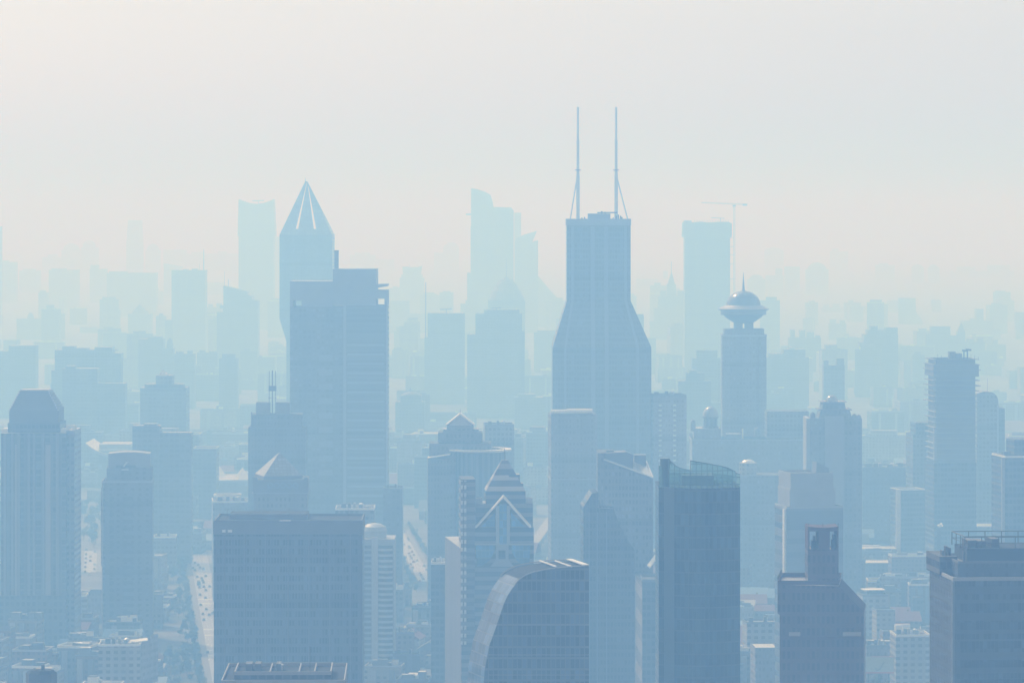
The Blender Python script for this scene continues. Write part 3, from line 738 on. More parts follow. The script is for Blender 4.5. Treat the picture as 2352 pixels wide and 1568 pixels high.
def spire_pyramid():
    D = 4200; tip = pt(701.5, 415, D + 29); w0, w1 = wx(642, D), wx(763, D); zb = wz(539, D)
    t = thing('skyscraper', 'sharp-tipped tower with two slits of sky cut in its long pyramid crown', 'skyscraper', (wx(702, D), D + 29, 0))
    W = facade('sharp tower wall', (.20, .21, .23), (.10, .115, .135), 4, 3, .55, .6, .3)
    part(t, 'wall', MB().prism([(w0, D), (w1, D), (w1, D + 58), (w0, D + 58)], wz(730, D), zb, 0, 1), [W, ROOFG])
    lo = [(wx(657, D), D + 6), (wx(748, D), D + 6), (wx(748, D), D + 52), (wx(657, D), D + 52)]
    part(t, 'waist_wall', MB().loft(lo, wz(784, D), [(w0, D), (w1, D), (w1, D + 58), (w0, D + 58)], wz(730, D), top=False), W)
    part(t, 'base_wall', MB().prism(lo, 0, wz(784, D), top=False), W)
    C_ = facade('crown metal', (.30, .31, .33), (.15, .17, .2), 4.2, 3.0, .6, .8, .3, .5, .3); mx = (w0 + w1) / 2; hw = (w1 - w0) / 2
    for s, nm in ((-1, 'crown_front'), (1, 'crown_rear')):
        mb = MB(); Y = lambda q: D + 29 + s * 29 * (1 - q)
        hgt = tip.z - zb; qs = .11
        def V(x, q): return (mx + x, Y(q), zb + hgt * q)
        lim = lambda q: hw * (1 - q)
        a0, a1 = (11.6, 8.9) if s < 0 else (17.0, 3.5); top = .985
        for sg in (-1, 1):
            mb.face([V(sg * hw, 0), V(sg * a0, 0), V(sg * a0, qs), V(sg * .35, top), tip])
        mb.face([V(-a0, 0), V(a0, 0), V(a0, qs), V(-a0, qs)])
        mb.face([V(-a1, qs), V(a1, qs), V(.12, top), V(-.12, top)])
        part(t, nm, mb, C_)
    mb = MB()
    for s in (-1, 1): mb.face([(mx + s * hw, D, zb), (mx + s * hw, D + 58, zb), tip])
    part(t, 'crown_side', mb, C_)
    part(t, 'finial', MB().tube(tip - Vector((0, 0, 2)), tip + Vector((0, 0, 4)), .5, 5, .1), C_)
spire_pyramid()
# ================================================================ middle distance
def temple_tower():
    D = 2300; cx = 1057
    t = thing('office_tower', 'round-fronted tower with ring canopy and a gabled temple-like cap', 'tower', (wx(1075, D), D + 16, 0))
    W = facade('temple tower wall', (.25, .25, .27), (.09, .10, .12), 3.8, 2.6, .5, .5, .45)
    part(t, 'wall', MB().prism(rect(986, 1128, D + 10, 30), 0, wz(1018, D + 10), 0, 1), [W, ROOFG])
    part(t, 'side_bay', MB().prism(rect(983, 1034, D, 16, 3), 0, wz(1052, D), 0, 1), [facade('side bay', (.19, .195, .22), (.07, .08, .1), 3.8, 2, .5, .5, .4), ROOFL])
    part(t, 'bay_canopy', MB().plate([pt(982, 1052, D - 1), pt(1034, 1044, D - 1), pt(1034, 1042.5, D - 1), pt(982, 1050.5, D - 1)], (0, 14, 0)), SHEET)
    c = (wx(1100, D), D + 18); r = wx(1176 + 62, D)
    part(t, 'drum_wall', MB().lathe(c, [(r, 0), (r, wz(1040, D))], 32), COLS)
    part(t, 'drum_roof', MB().face([(*p, wz(1040, D) - .05) for p in disc(c, r, 32)]), ROOFG)
    R2 = r + 3.6; zr = wz(1037, D)
    part(t, 'ring_canopy', MB().lathe(c, [(R2 - 4.4, zr), (R2, zr), (R2, zr + 1.0), (R2 - 4.4, zr + 1.0), (R2 - 4.4, zr)], 40), WHITE)
    part(t, 'upper_wall', MB().prism(rect(1006, 1108, D + 14, 22), wz(1018, D), wz(996, D), 0, 1), [W, ROOFG])
    part(t, 'upper_tier', MB().prism(rect(1018, 1099, D + 15, 20), wz(996, D), wz(988, D), 0, 1), [GREY, ROOFL])
    d = D + 15; zb = wz(976, d); g = rect(1026, 1087, d, 18)
    part(t, 'cap_wall', MB().prism(g, wz(988, D), zb, 0, 1), [W, ROOFG])
    P = lambda x, y, dd=d: pt(x, y, dd)
    part(t, 'cap_gable', MB().plate([P(1030, 976), P(1084, 976), P(1057, 953)], (0, 17, 0)), plain('gable lilac', (.30, .29, .31)))
    for s in (-1, 1):
        part(t, 'cap_roof', MB().plate([P(1057, 948.5, d - .8), P(1057 + s * 33, 975, d - .8), P(1057 + s * 33, 977.5, d - .8), P(1057, 953, d - .8)], (0, 19, 0)), SHEET)
    part(t, 'finial', MB().tube(P(1057, 950, d + 9), P(1057, 938, d + 9), .28, 5, .1), DARK)
    part(t, 'roof_aerial', MB().tube(pt(1158, 1040, d), pt(1158, 1002, d), .16, 4), DARK)
temple_tower()

def rim_tower():
    D = 2420; f = rect(1266, 1372, D, 34, 3); zt = wz(951, D)
    t = thing('office_tower', 'pale round-topped office tower in front of the flared tower base, white rounded rim', 'tower', (*mid(f), 0))
    part(t, 'wall', MB().prism(f, 0, zt, top=False), facade('rim tower wall', (.30, .295, .31), (.12, .13, .15), 3.8, 2.4, .5, .5, .5))
    part(t, 'roof', MB().face([(*p, zt) for p in f]), ROOFG)
    for x0, x1, y in ((1265, 1302, 940), (1302, 1361, 938)):
        a, b = lerp2(f[0], f[1], (x0 - 1266) / 106), lerp2(f[0], f[1], (x1 - 1266) / 106)
        z = (wz(y, D) + zt) / 2; r = (wz(y, D) - zt) / 2
        part(t, 'rounded_rim', MB().tube((a[0], a[1] + 2, z), (b[0], b[1] + 2, z), r, 10), WHITE)
    part(t, 'setback_ledge', MB().prism(inset(f, -.5), wz(1101, D), wz(1099, D), 0, None, True, True), PALE)
    for x in (1300, 1330): part(t, 'stair_shaft', MB().prism(rect(x, x + 9, D + 1.0, .9, 3), 0, zt - 6), plain('shaft grey', (.24, .24, .26)))
rim_tower()

def slant_roof():
    D = 1950
    t = thing('office_building', 'office tower with big slanted glass roof and rooftop box, behind the bowed dark glass tower', 'building', (wx(1436, D), D + 20, 0))
    A, B = pt(1387, 1054, D + 2), pt(1500, 1096, D); C, E = pt(1484, 1058, D + 34), pt(1402, 1046, D + 34)
    mb = MB(); g = lambda p: Vector((p.x, p.y, 0))
    L = Vector((wx(1373, D), D + 3, 0)); LT = Vector((L.x, L.y, wz(1040, D)))
    LB = L + Vector((0, 30, 0)); LBT = LT + Vector((0, 30, 0))
    W = facade('slant wall', (.235, .24, .265), (.09, .10, .125), 3.7, 1.8, .55, .6, .55, .5)
    part(t, 'wall', MB().face([g(A), g(B), B, A]).face([L, g(A), Vector((A.x, A.y, LT.z)), LT]).face([g(B), g(C), C, B]).face([L, LT, LBT, LB]).face([LB, LBT, Vector((E.x, E.y, LBT.z)), g(E)]).face([g(C), g(E), E, C]), W)
    part(t, 'slanted_roof', MB().face([A, B, C, E]), facade('slant glazing', (.34, .38, .42), (.27, .33, .38), 2.2, 3.0, .86, .9, .2, .4, .22))
    part(t, 'roof_edge', MB().tube(A, B, .4, 5).tube(B, C, .4, 5), SHEET)
    part(t, 'flat_roof', MB().face([LT, (A.x, A.y, LT.z), (E.x, E.y, LT.z), LBT]), ROOFG)
    part(t, 'roof_house', MB().plate([pt(1388, 1054, D + 5), pt(1454, 1076, D + 5), pt(1455, 1044, D + 5), pt(1440, 1037, D + 5), pt(1388, 1040, D + 5)], (-1, 17, 0)), plain('roof house slate', (.10, .11, .13)))
    part(t, 'plant_box', MB().prism(rect(1457, 1484, D + 22, 9), wz(1070, D + 22), wz(1044, D + 22), 0, None, True, True), plain('roof house slate', (.10, .11, .13)))
    part(t, 'roof_fan', MB().prism(rect(1393, 1410, D + 12, 6), wz(1040, D + 12), wz(1033, D + 12)), DARK)
slant_roof()

def shoulder_block():
    D = 1800
    t = thing('office_block', 'dark stepped block with chamfered left shoulder below the slanted glass roof', 'building', (wx(1395, D), D + 14, 0))
    W = facade('shoulder wall', (.115, .13, .155), (.05, .065, .085), 3.7, 1.7, .55, .65, .45, .45)
    def prof(nm, pts, d, dep):
        poly = [Vector((wx(pts[0][0], d), d, 0))] + [pt(x, y, d) for x, y in pts] + [Vector((wx(pts[-1][0], d), d, 0))]
        part(t, nm, MB().plate(poly, (-1, dep, 0)), W)
    prof('wall', [(1340, 1163), (1360, 1132), (1374, 1130), (1374, 1165), (1409, 1167), (1422, 1200), (1440, 1236), (1458, 1262)], D, 26)  # slanting right edge builds a diagonal of light and shade into the outline
    part(t, 'roof', MB().face([pt(1360, 1131.6, D), pt(1374, 1129.6, D), pt(1374, 1129.6, D) + Vector((-1, 26, 0)), pt(1360, 1131.6, D) + Vector((-1, 26, 0))]), ROOFD)
    part(t, 'upper_terrace', MB().prism(rect(1376, 1408, D + 4, 14), wz(1167, D), wz(1163, D)), ROOFD)
    for x in (1352, 1371, 1392): part(t, 'facade_fin', MB().prism(rect(x, x + 2.5, D - .4, .5), 0, wz(1175, D)), plain('fin blue', (.11, .125, .15), .4))
shoulder_block()

def construction_tower():
    D = 2600; f = rect(2150, 2240, D, 30, 4); zt = wz(824, D)
    t = thing('unfinished_tower', 'concrete tower under construction with floor edges sticking out down both sides', 'tower', (*mid(f), 0))
    part(t, 'core_wall', MB().prism(f, 0, zt, 0, 1), [plain('raw concrete', (.16, .165, .175)), ROOFG])
    z = zt; k = 0
    S = plain('slab concrete', (.2, .2, .2), .9)
    while z > wz(1062, D):
        e = 1.6 + .9 * ((k * 7) % 3) / 2 + (1.0 if k < 9 else 0)
        g = inset(f, -e); part(t, 'floor_slab', MB().prism(g, z - .5, z, 0, None, True, True), S); z -= 3.7; k += 1
    part(t, 'netting', MB().prism(inset(f, -2.3), wz(864, D), wz(838, D), 0, None, True, True), plain('netting', (.14, .155, .17)))
    part(t, 'podium_wall', MB().prism(rect(2146, 2243, D - 2, 36, 4), 0, wz(1062, D), 0, 1), [SLATE, ROOFG])
    part(t, 'lit_edge_strip', MB().prism(rect(2146, 2152, D - 1, 4, 4), wz(1056, D), wz(985, D)), ROOFL)  # pale strip paints the sunlit left edge of the tower
    part(t, 'roof_shed', MB().prism(rect(2181, 2195, D + 6, 10), zt, wz(807, D + 6)).prism(rect(2197, 2210, D + 6, 10), zt, wz(811, D + 6)), plain('shed grey', (.14, .15, .165)))
    cr = MB(); d = D + 9
    for x, y in ((2214, 803), (2222, 801)):
        cr.tube(pt(x, 822, d), pt(x, y, d), .5, 5); cr.tube(pt(x - 4, y + 1, d), pt(x + 9, y + 2, d), .7, 5)
    part(t, 'hoist_crane', cr, DARK)
    po = MB()
    for i in range(13): po.tube((*lerp2(inset(f, -2)[0], inset(f, -2)[1], i / 12), zt), (*lerp2(inset(f, -2)[0], inset(f, -2)[1], i / 12), zt + 1.6 + (i * 5 % 3)), .15, 4)
    part(t, 'edge_post', po, DARK)
construction_tower()

def round_top_tower():
    D = 2900; k = D / F
    t = thing('apartment_tower', 'tower with quarter-round top and a lower shoulder, right of the unfinished concrete tower', 'tower', (wx(2275, D), D + 14, 0))
    pts = [(2244, 903), (2258, 899), (2272, 899)] + [(2272 + 21 * math.sin(a), 921 - 22 * math.cos(a)) for a in (.3, .6, .9, 1.2, 1.57)]
    poly = [Vector((wx(2244, D), D, 0))] + [pt(x, y, D) for x, y in pts] + [Vector((wx(2293, D), D, 0))]
    part(t, 'wall', MB().plate(poly, (-1, 24, 0)), GREY)
    part(t, 'shoulder', MB().prism(rect(2293, 2308, D + 3, 20), 0, wz(937, D + 3), 0, 1), [SLATE, ROOFG])
    part(t, 'aerial', MB().tube(pt(2268, 899, D + 8), pt(2268, 868, D + 8), .16, 4), DARK)
    part(t, 'side_pier', MB().prism(rect(2290, 2294, D - .6, 1), 0, wz(930, D)), PALE)
round_top_tower()

def dome_hotel():
    D = 2450; cx = 1915; f = rect(1861, 1980, D, 34); zt = wz(960, D)
    t = thing('hotel_tower', 'brown stone tower with stepped roof and a shiny ball dome', 'tower', (*mid(f), 0))
    W = facade('dome hotel wall', (.225, .215, .225), (.10, .11, .125), 3.4, 2.9, .55, .48, .5)
    part(t, 'wall', MB().prism(f, 0, zt, 0, 1), [W, ROOFG])
    part(t, 'centre_bay', MB().prism(rect(1895, 1938, D - 1.5, 3), 0, wz(955, D), 0, 1), [plain('centre bay stone', (.17, .165, .18)), ROOFG])
    def tr(nm, x0, x1, y0, X0, X1, y1, d):
        part(t, nm, MB().loft(rect(x0, x1, d, 24), wz(y0, d), rect(X0, X1, d + 1, 22), wz(y1, d)), W)
    tr('lower_tier', 1880, 1958, 962, 1885, 1952, 942, D + 5); tr('upper_tier', 1888, 1943, 940, 1891, 1940, 924, D + 7)
    part(t, 'lower_cornice', MB().prism(rect(1880, 1957, D + 4, 26), wz(942, D), wz(940, D), 0, None, True, True), W)
    part(t, 'upper_cornice', MB().prism(rect(1886, 1946, D + 6, 24), wz(924, D), wz(923, D), 0, None, True, True), W)
    c, q = lathe_px(cx, D, [(14, 923)] + [(14 * math.cos(a), 923 - 14 * math.sin(a)) for a in (.25, .5, .75, 1, 1.25, 1.57)])
    part(t, 'ball_dome', MB().lathe((c[0], D + 16), q, 24, 0, True), plain('dome gloss', (.22, .24, .28), .16, .4))
    for x, y in ((1868, 951), (1964, 955), (1974, 957)):
        c, q = lathe_px(x, D, [(6, 960), (6, y), (4, y - 3.5), (0, y - 5.5)]); part(t, 'corner_dome', MB().lathe((c[0], D + 5), q, 12, 0, True), W)
    for x in (1852,): part(t, 'side_wing', MB().prism(rect(x, 1861, D + 3, 28), 0, wz(960, D), 0, 1), [PALE, ROOFL])
dome_hotel()

def palace():
    D = 2880
    t = thing('classical_building', 'wide pale classical building with a drum dome and small side cupola', 'building', (wx(1700, D), D + 20, 0))
    W = facade('palace wall', (.33, .325, .345), (.15, .16, .185), 4.2, 3.2, .5, .45, .4)
    part(t, 'wall', MB().prism(rect(1590, 1852, D, 44), 0, wz(1008, D), 0, 1), [W, ROOFL])
    part(t, 'cornice', MB().prism(rect(1588, 1853, D - 1, 46), wz(1011, D), wz(1008, D), 0, None, True, True), PALE)
    part(t, 'wing_wall', MB().prism(rect(1762, 1858, D + 6, 30), wz(1008, D), wz(945, D), 0, 1), [GREY, ROOFG])
    part(t, 'drum_base', MB().prism(rect(1594, 1656, D + 4, 22), wz(1008, D), wz(984, D), 0, 1), [W, ROOFL])
    c, q = lathe_px(1634, D, [(19, 984), (19, 981), (16, 980), (16, 962), (19, 961), (19, 958)]); part(t, 'drum', MB().lathe((c[0], D + 14), q, 20), COLS)
    c, q = lathe_px(1634, D, [(18, 958)] + [(18 * math.cos(a), 956 - 22 * math.sin(a)) for a in (.2, .45, .7, .95, 1.2, 1.57)]); part(t, 'dome', MB().lathe((c[0], D + 14), q, 24, 0, True), plain('dome slate', (.20, .22, .25), .25, .3))
    c, q = lathe_px(1593, D, [(6, 990), (6, 973), (5, 966), (0, 963)]); part(t, 'cupola', MB().lathe((c[0], D + 8), q, 14, 0, True), W)
    c, q = lathe_px(1744, D, [(8, 1008), (8, 992), (6, 986), (0, 983)]); part(t, 'rear_cupola', MB().lathe((c[0], D + 24), q, 14, 0, True), W)
    part(t, 'roof_hall', MB().prism(rect(1668, 1702, D + 8, 12), wz(1008, D), wz(997, D), 0, 1), [CONC, SHEET])
    part(t, 'chimney', MB().prism(rect(1704, 1708, D + 8, 2), wz(1008, D), wz(985, D)), WHITE)
    d = D - 300
    for i, x in enumerate((1716,)):
        pass
palace()

def rotunda():
    D = 2560
    t = thing('domed_hall', 'low round hall with shiny shallow dome right of the bowed dark glass tower', 'building', (wx(1721, D), D + 10, 0))
    c, q = lathe_px(1721, D, [(20, 1093), (20, 1066), (22, 1065), (20, 1064), (0.1, 1064)]); part(t, 'drum_wall', MB().lathe((c[0], D + 14), [(r, z) for r, z in q], 24), CREAM)
    c, q = lathe_px(1721, D, [(16, 1065), (14, 1061), (9, 1058), (0, 1056.5)]); part(t, 'dome', MB().lathe((c[0], D + 14), q, 24, 0, True), SHEET)
    part(t, 'wall', MB().prism(rect(1700, 1800, D, 34, 2), 0, wz(1092, D), 0, 1), [facade('rotunda wall', (.3, .3, .32), (.12, .13, .15), 3.6, 3, .5, .5), ROOFG])
    part(t, 'parapet', MB().ring(rect(1700, 1800, D, 34, 2), .5, wz(1092, D), wz(1090, D)), PALE)
rotunda()

def triple_tier():
    D = 1950
    t = thing('office_tower', 'three-tier tower with a sail-shaped fin on top, behind the red granite tower', 'tower', (wx(1870, D), D + 14, 0))
    W = facade('tier wall', (.225, .23, .25), (.10, .11, .13), 7.2, 60, .4, 1.1, .25)
    def tier(nm, x0, x1, y, zb, d, yaw, m=W):
        f = rect(x0, x1, d, 26, yaw); part(t, nm, MB().prism(f, zb, wz(y, d), 0, 1), [m, ROOFG])
        part(t, 'parapet', MB().ring(f, .5, wz(y, d), wz(y, d) + 1), PALE); return wz(y, d)
    z = tier('wall', 1807, 1937, 1167, 0, D, 10); z = tier('middle_wall', 1814, 1919, 1127, z, D + 3, 10, plain('tier blank', (.22, .23, .25)))
    z = tier('upper_wall', 1816, 1914, 1090, z, D + 4, 10, plain('tier blank', (.22, .23, .25)))
    a = D + 12; part(t, 'sail_fin', MB().plate([pt(1874, 1091, a), pt(1906, 1091, a), pt(1904, 1074, a), pt(1876, 1060, a)], (-1.5, 10, 0)), plain('sail slate', (.13, .145, .17)))
    part(t, 'corner_pier', MB().prism(rect(1801.5, 1808, D + 1, 4, 10), 0, wz(1168, D)), WHITE)  # white strip paints the sunlit left edge
triple_tier()

def arc_roofs():
    # upturned theatre roof
    D = 3480
    t = thing('theatre', 'glass theatre with a broad upturned curved white roof', 'building', (wx(253, D), D + 40, 0))
    part(t, 'wall', MB().prism(rect(226, 302, D + 6, 64), 0, wz(1034, D)), facade('theatre glass', (.25, .28, .3), (.16, .19, .22), 6, 4, .8, .8, .3))
    n = 14; mb = MB(); un = MB()
    top = []
    for i in range(n + 1):
        u = i / n; x = 196 + 116 * u; y = 1042 - 26 * (2 * u - 1) ** 2 if True else 0
        top.append(pt(x, y, D))
    for i in range(n):
        a, b = top[i], top[i + 1]; v = Vector((0, 74, 0)); w = Vector((0, 0, -2.5))
        mb.face([a, b, b + v, a + v]); mb.face([a + w, a, a + v, a + v + w]) if i == 0 else None
        un.face([a + w, b + w, b, a]); un.face([a + w, a + w + v, b + w + v, b + w])
    part(t, 'curved_roof', mb, SHEET); part(t, 'roof_soffit', un, PALE)
    part(t, 'roof_deck', MB().prism(rect(228, 300, D + 30, 40), wz(1040, D), wz(1019, D + 30), 0, 1), [PALE, ROOFL])
    # museum hall with four pyramid skylights
    D = 3250
    t = thing('museum_hall', 'low museum hall with four bright pyramid skylights on its flat roof', 'building', (wx(480, D), D + 40, 0))
    f = rect(420, 600, D, 110, 12); zt = wz(1108, D)
    part(t, 'wall', MB().prism(f, 0, zt, 0, 1), [facade('museum wall', (.33, .33, .35), (.18, .19, .22), 8, 5, .4, .6), ROOFL])
    part(t, 'roof_rim', MB().ring(inset(f, -4), 3, zt, zt + 2.2), PALE)
    for u, v in ((.12, .75), (.28, .15), (.62, .9), (.82, .3)):
        q = sub_rect(f, u - .09, u + .09, max(0.02, v - .16), min(.98, v + .1)); c = mid(q)
        part(t, 'skylight', MB().cone(q, zt, (*c, zt + 11)), SHEET)
arc_roofs()

def balcony_tower():
    D = 2000; f = rect(832, 906, D, 26, 0); zt = wz(1237, D)
    t = thing('apartment_tower', 'white apartment tower with curved balcony bands and round cap right of the broad slab', 'tower', (*mid(f), 0))
    part(t, 'wall', MB().prism(f, 0, zt, 0, 1), [plain('balcony wall', (.25, .26, .28)), ROOFL])
    part(t, 'stair_column', MB().prism(rect(854, 868, D - 1.2, 2), 0, zt + 1), plain('stair pale', (.33, .34, .36)))
    c, q = lathe_px(858, D, [(28, 1240), (28, 1223), (30, 1222), (26, 1212), (16, 1206), (0, 1203)]); part(t, 'round_cap', MB().lathe((c[0], D + 12), q, 24), plain('cap blue', (.28, .31, .35), .5))
    WD = plain('balcony shade', (.06, .068, .085), .3); z = wz(1251, D); k = 0  # dark glass of the window bands
    while z > 8 and k < 30:
        part(t, 'window_band', MB().prism(rect(833, 853, D - .2, .5), z - 1.7, z, 0, None, True, True), WD)
        n = 6; a = [(wx(869 + 33 * i / n, D), D - .15 - 1.6 * math.sin(math.pi * i / n)) for i in range(n + 1)]
        poly = a + [(a[-1][0], D + .3), (a[0][0], D + .3)]
        part(t, 'window_band', MB().prism(poly, z - 1.7, z, 0, None, True, True), WD)
        b = [(x, y - .45) for x, y in a]; poly = b + [(b[-1][0], D + .2), (b[0][0], D + .2)]
        part(t, 'balcony', MB().prism(poly, z - 3.0, z - 1.72, 0, None, True, True), plain('stair pale', (.33, .34, .36)))
        z -= 3.0; k += 1
balcony_tower()

def small_named():
    def sb(name, label, x0, x1, y, D, dep, mat, yaw=0, cat='building', **k): return tower(name, label, x0, x1, y, D, dep, mat, yaw, cat, **k)
    sb('office_tower', 'blue-grey tower behind the temple-capped tower, bright slanted end on its roof', 1114, 1181, 974, 2700, 30, GREY, 3, 'tower', gear=3)
    t, f, z = sb('office_tower', 'slim block with sunlit pale left wall, left of the unfinished concrete tower foot', 2070, 2128, 1123, 2760, 24, SLATE, 14, 'tower', par=.8, trim=WHITE)
    part(t, 'lit_face_strip', MB().prism(rect(2058, 2071, 2761, 2, 0), 0, wz(1123, 2760)), plain('pier cream', (.50, .47, .45)))  # pale strip paints the sunlit left face
    t, f, z = sb('office_block', 'boxy tower with overhanging top storey left of the unfinished concrete tower', 2097, 2148, 996, 2860, 26, GREY, 6, 'tower', gear=2)
    part(t, 'top_storey', MB().prism(rect(2103, 2147, 2858, 20, 6), z, wz(970, 2860), 0, 1), [SLATE, ROOFG])
    t, f, z = sb('office_tower', 'dark stepped tower cut by the right edge, bright white roof parapet', 2309, 2420, 1046, 2150, 30, SLATE, 8, 'tower', gear=4, trim=WHITE)
    part(t, 'lit_face_strip', MB().prism(rect(2301, 2310, 2151, 2), 0, wz(1050, 2150)), PALE)  # pale strip stands in for a sunlit edge
    part(t, 'upper_wall', MB().prism(rect(2330, 2420, 2158, 18, 8), z, wz(1009, 2158), 0, 1), [SLATE, ROOFG])
    sb('office_block', 'long flat block with bright sheds on its roof behind the three-tier tower', 1981, 2099, 1072, 2950, 40, facade('dull block', (.21, .215, .235), (.1, .11, .13), 3.6, 3, .5, .5), 2, gear=6)
    t, f, z = sb('apartment_tower', 'apartment tower with vertical rows of lit windows painted white, right of the flared tower', 1499, 1577, 906, 2750, 28, LILAC, 5, 'tower', gear=3)
    for x in (1513, 1546):
        for i in range(22): part(t, 'balcony', MB().prism(rect(x, x + 7, 2749 + (x - 1499) * .03, 1.6, 5), wz(932 + i * 11.5, 2750), wz(928 + i * 11.5, 2750), 0, None, True, True), WHITE)  # white ledges stand in for columns of lit windows
    t, f, z = sb('office_block', 'narrow shadowed block with a sunlit slotted left wall beside the bowed dark glass tower', 1475, 1540, 1329, 1880, 26, SLATE, 0)
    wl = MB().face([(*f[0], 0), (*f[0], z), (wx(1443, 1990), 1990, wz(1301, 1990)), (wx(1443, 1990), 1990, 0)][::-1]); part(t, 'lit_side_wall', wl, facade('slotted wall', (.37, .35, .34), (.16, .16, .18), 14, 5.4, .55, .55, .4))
    part(t, 'side_roof', MB().face([(*f[0], z), (*f[1], z), (*f[2], z), (wx(1443, 1990), 1990, wz(1301, 1990))]), ROOFD)
    part(t, 'roof_beam', MB().plate([pt(1486, 1299, 1900), pt(1493, 1304, 1900), pt(1520, 1268, 1990), pt(1514, 1262, 1990)], (0, 0, .6)), WHITE)
    sb('apartment_block', 'white five-storey block with dark window rows behind the left edge tower foot', 155, 199, 1365, 2330, 16, facade('white block rows', (.52, .50, .50), (.08, .09, .11), 3.35, 9, .5, .74, .3), 3, trim=WHITE)
    sb('apartment_block', 'narrow white block right beside the white five-storey block', 204, 233, 1357, 2360, 14, LILAC, 3)
    sb('apartment_block', 'blue-grey flat block left of the bright avenue, below the round-cornered tower', 296, 374, 1364, 2330, 20, GREY, 4, gear=3)
    t, f, z = sb('apartment_block', 'white apartment block with window rows and sloping side wing, bottom left', 226, 322, 1478, 1930, 22, facade('near white flats', (.50, .49, .48), (.08, .09, .11), 3.4, 4.0, .5, .55, .5, dim=.5, soft=.05), 3, gear=5, trim=WHITE)
    part(t, 'stair_wing', MB().plate([pt(322, 1478, 1934), pt(346, 1458, 1950), pt(346, 1568, 1950), pt(322, 1568, 1934)], (3, 10, 0)), LILAC)
    part(t, 'roof_sign_frame', MB().plate([pt(293, 1476, 1938), pt(340, 1470, 1938), pt(338, 1464, 1945), pt(297, 1470, 1945)], (0, 0, .3)), SHEET)
    sb('office_block', 'low flat office block with a long white roof edge, left of the avenue top', 352, 404, 1231, 2700, 24, GREY, 3, trim=WHITE, gear=2)
    t, f, z = sb('office_block', 'block with a curved white roof rail, above the left end of the broad dark slab', 489, 580, 1150, 2500, 34, LILAC, 6, gear=4, trim=WHITE)
    part(t, 'curved_rail', MB().lathe((f[0][0] + 9, f[0][1] + 12), [(8.5, z + 4), (9.5, z + 4), (9.5, z + 5.4), (8.5, z + 5.4), (8.5, z + 4)], 24), WHITE)
    sb('office_block', 'flat block with a tilted bright panel on its roof, right of the upturned theatre', 444, 497, 1027, 3100, 28, FARW, 0, trim=SHEET)
    sb('office_block', 'long low block with a bright roof bar behind the pyramid-roofed tower', 770, 860, 1166, 2200, 30, GREY, 1, gear=5, trim=WHITE)
    sb('office_block', 'dark narrow block between the white balcony tower and the second bright street', 880, 924, 1120, 2420, 24, facade('dull block', (.21, .215, .235), (.1, .11, .13), 3.6, 3, .5, .5), 0, gear=2)
    sb('apartment_block', 'pale terraced block with broken roofs right of the white balcony tower foot', 902, 952, 1450, 2060, 20, TANW, 6, gear=5)
    sb('apartment_block', 'lower front row of the pale terraced block, with tall window strips', 905, 965, 1500, 1990, 14, facade('strip flats', (.3, .29, .29), (.12, .13, .15), 300, 7, 1.1, .4), 4, gear=2)
    sb('round_block', 'low block with a pale round roof edge left of the lilac side wing', 990, 1022, 1290, 1950, 24, SLATE, 0, gear=1, trim=WHITE)
    sb('apartment_block', 'white four-storey block with bright flat roof between the bowed glass and red granite towers', 1716, 1790, 1427, 2060, 18, facade('near white flats', (.50, .49, .48), (.08, .09, .11), 3.4, 4.0, .5, .55, .5, dim=.5, soft=.05), 5, roof=ROOFL, gear=2)
    sb('warehouse', 'long low shed with bright pale roof left of the red granite tower foot', 1735, 1788, 1486, 1990, 24, LILAC, 3, roof=SHEET, par=.5)
    t, f, z = sb('apartment_block', 'white six-storey block with bright roof slab right of the red granite tower', 1982, 2040, 1364, 2260, 18, facade('near white flats', (.50, .49, .48), (.08, .09, .11), 3.4, 4.0, .5, .55, .5, dim=.5, soft=.05), 7)
    part(t, 'roof_slab', MB().prism(sub_rect(f, .1, .95, .2, .8), z + 3.2, z + 3.6, 0, None, True, True), WHITE)
    part(t, 'roof_room', MB().prism(sub_rect(f, .35, .9, .35, .7), z, z + 3.2), DARK)
    sb('apartment_block', 'cream block with round-headed windows in front of the white six-storey block', 2014, 2056, 1399, 2180, 16, CREAM, 5)
    sb('apartment_block', 'largest white window-gridded block left of the near stepped office tower', 2058, 2138, 1456, 1990, 22, facade('near white flats', (.50, .49, .48), (.08, .09, .11), 3.4, 4.0, .5, .55, .5, dim=.5, soft=.05), 3, gear=5, trim=WHITE)
    sb('apartment_block', 'pale block with dark roof house left of the largest white gridded block', 1990, 2056, 1480, 2030, 18, LILAC, 3, gear=4)
    # billboard
    D = 1945; t = thing('billboard', 'pale green billboard with a red lower strip beside the red granite tower', 'billboard', (wx(2018, D), D, 0))
    part(t, 'panel', MB().prism(rect(1984, 2053, D, .6), wz(1541, D), wz(1507, D), 0, None, True, True), plain('billboard green', (.34, .40, .36), .5, 0, .12))
    part(t, 'red_strip', MB().prism(rect(1984, 2053, D - .1, .8), wz(1545, D), wz(1541, D), 0, None, True, True), plain('billboard red', (.42, .16, .15), .5))
    part(t, 'top_strip', MB().prism(rect(2000, 2053, D - .1, .8), wz(1507, D), wz(1506, D), 0, None, True, True), plain('billboard red', (.42, .16, .15), .5))
    mk = MB(); pr = [(2011, 1532), (2014, 1537), (2018, 1537), (2024, 1530), (2031, 1518)]
    for a, b in zip(pr, pr[1:]): mk.tube(pt(*a, D - .1), pt(*b, D - .1), .28, 5)
    part(t, 'painted_mark', mk, plain('mark green', (.12, .2, .2), .5))
    lg = MB()
    for x in (1995, 2018, 2042): lg.tube((wx(x, D), D + .4, 0), (wx(x, D), D + .4, wz(1545, D)), .4, 6)
    part(t, 'leg', lg, DARK)
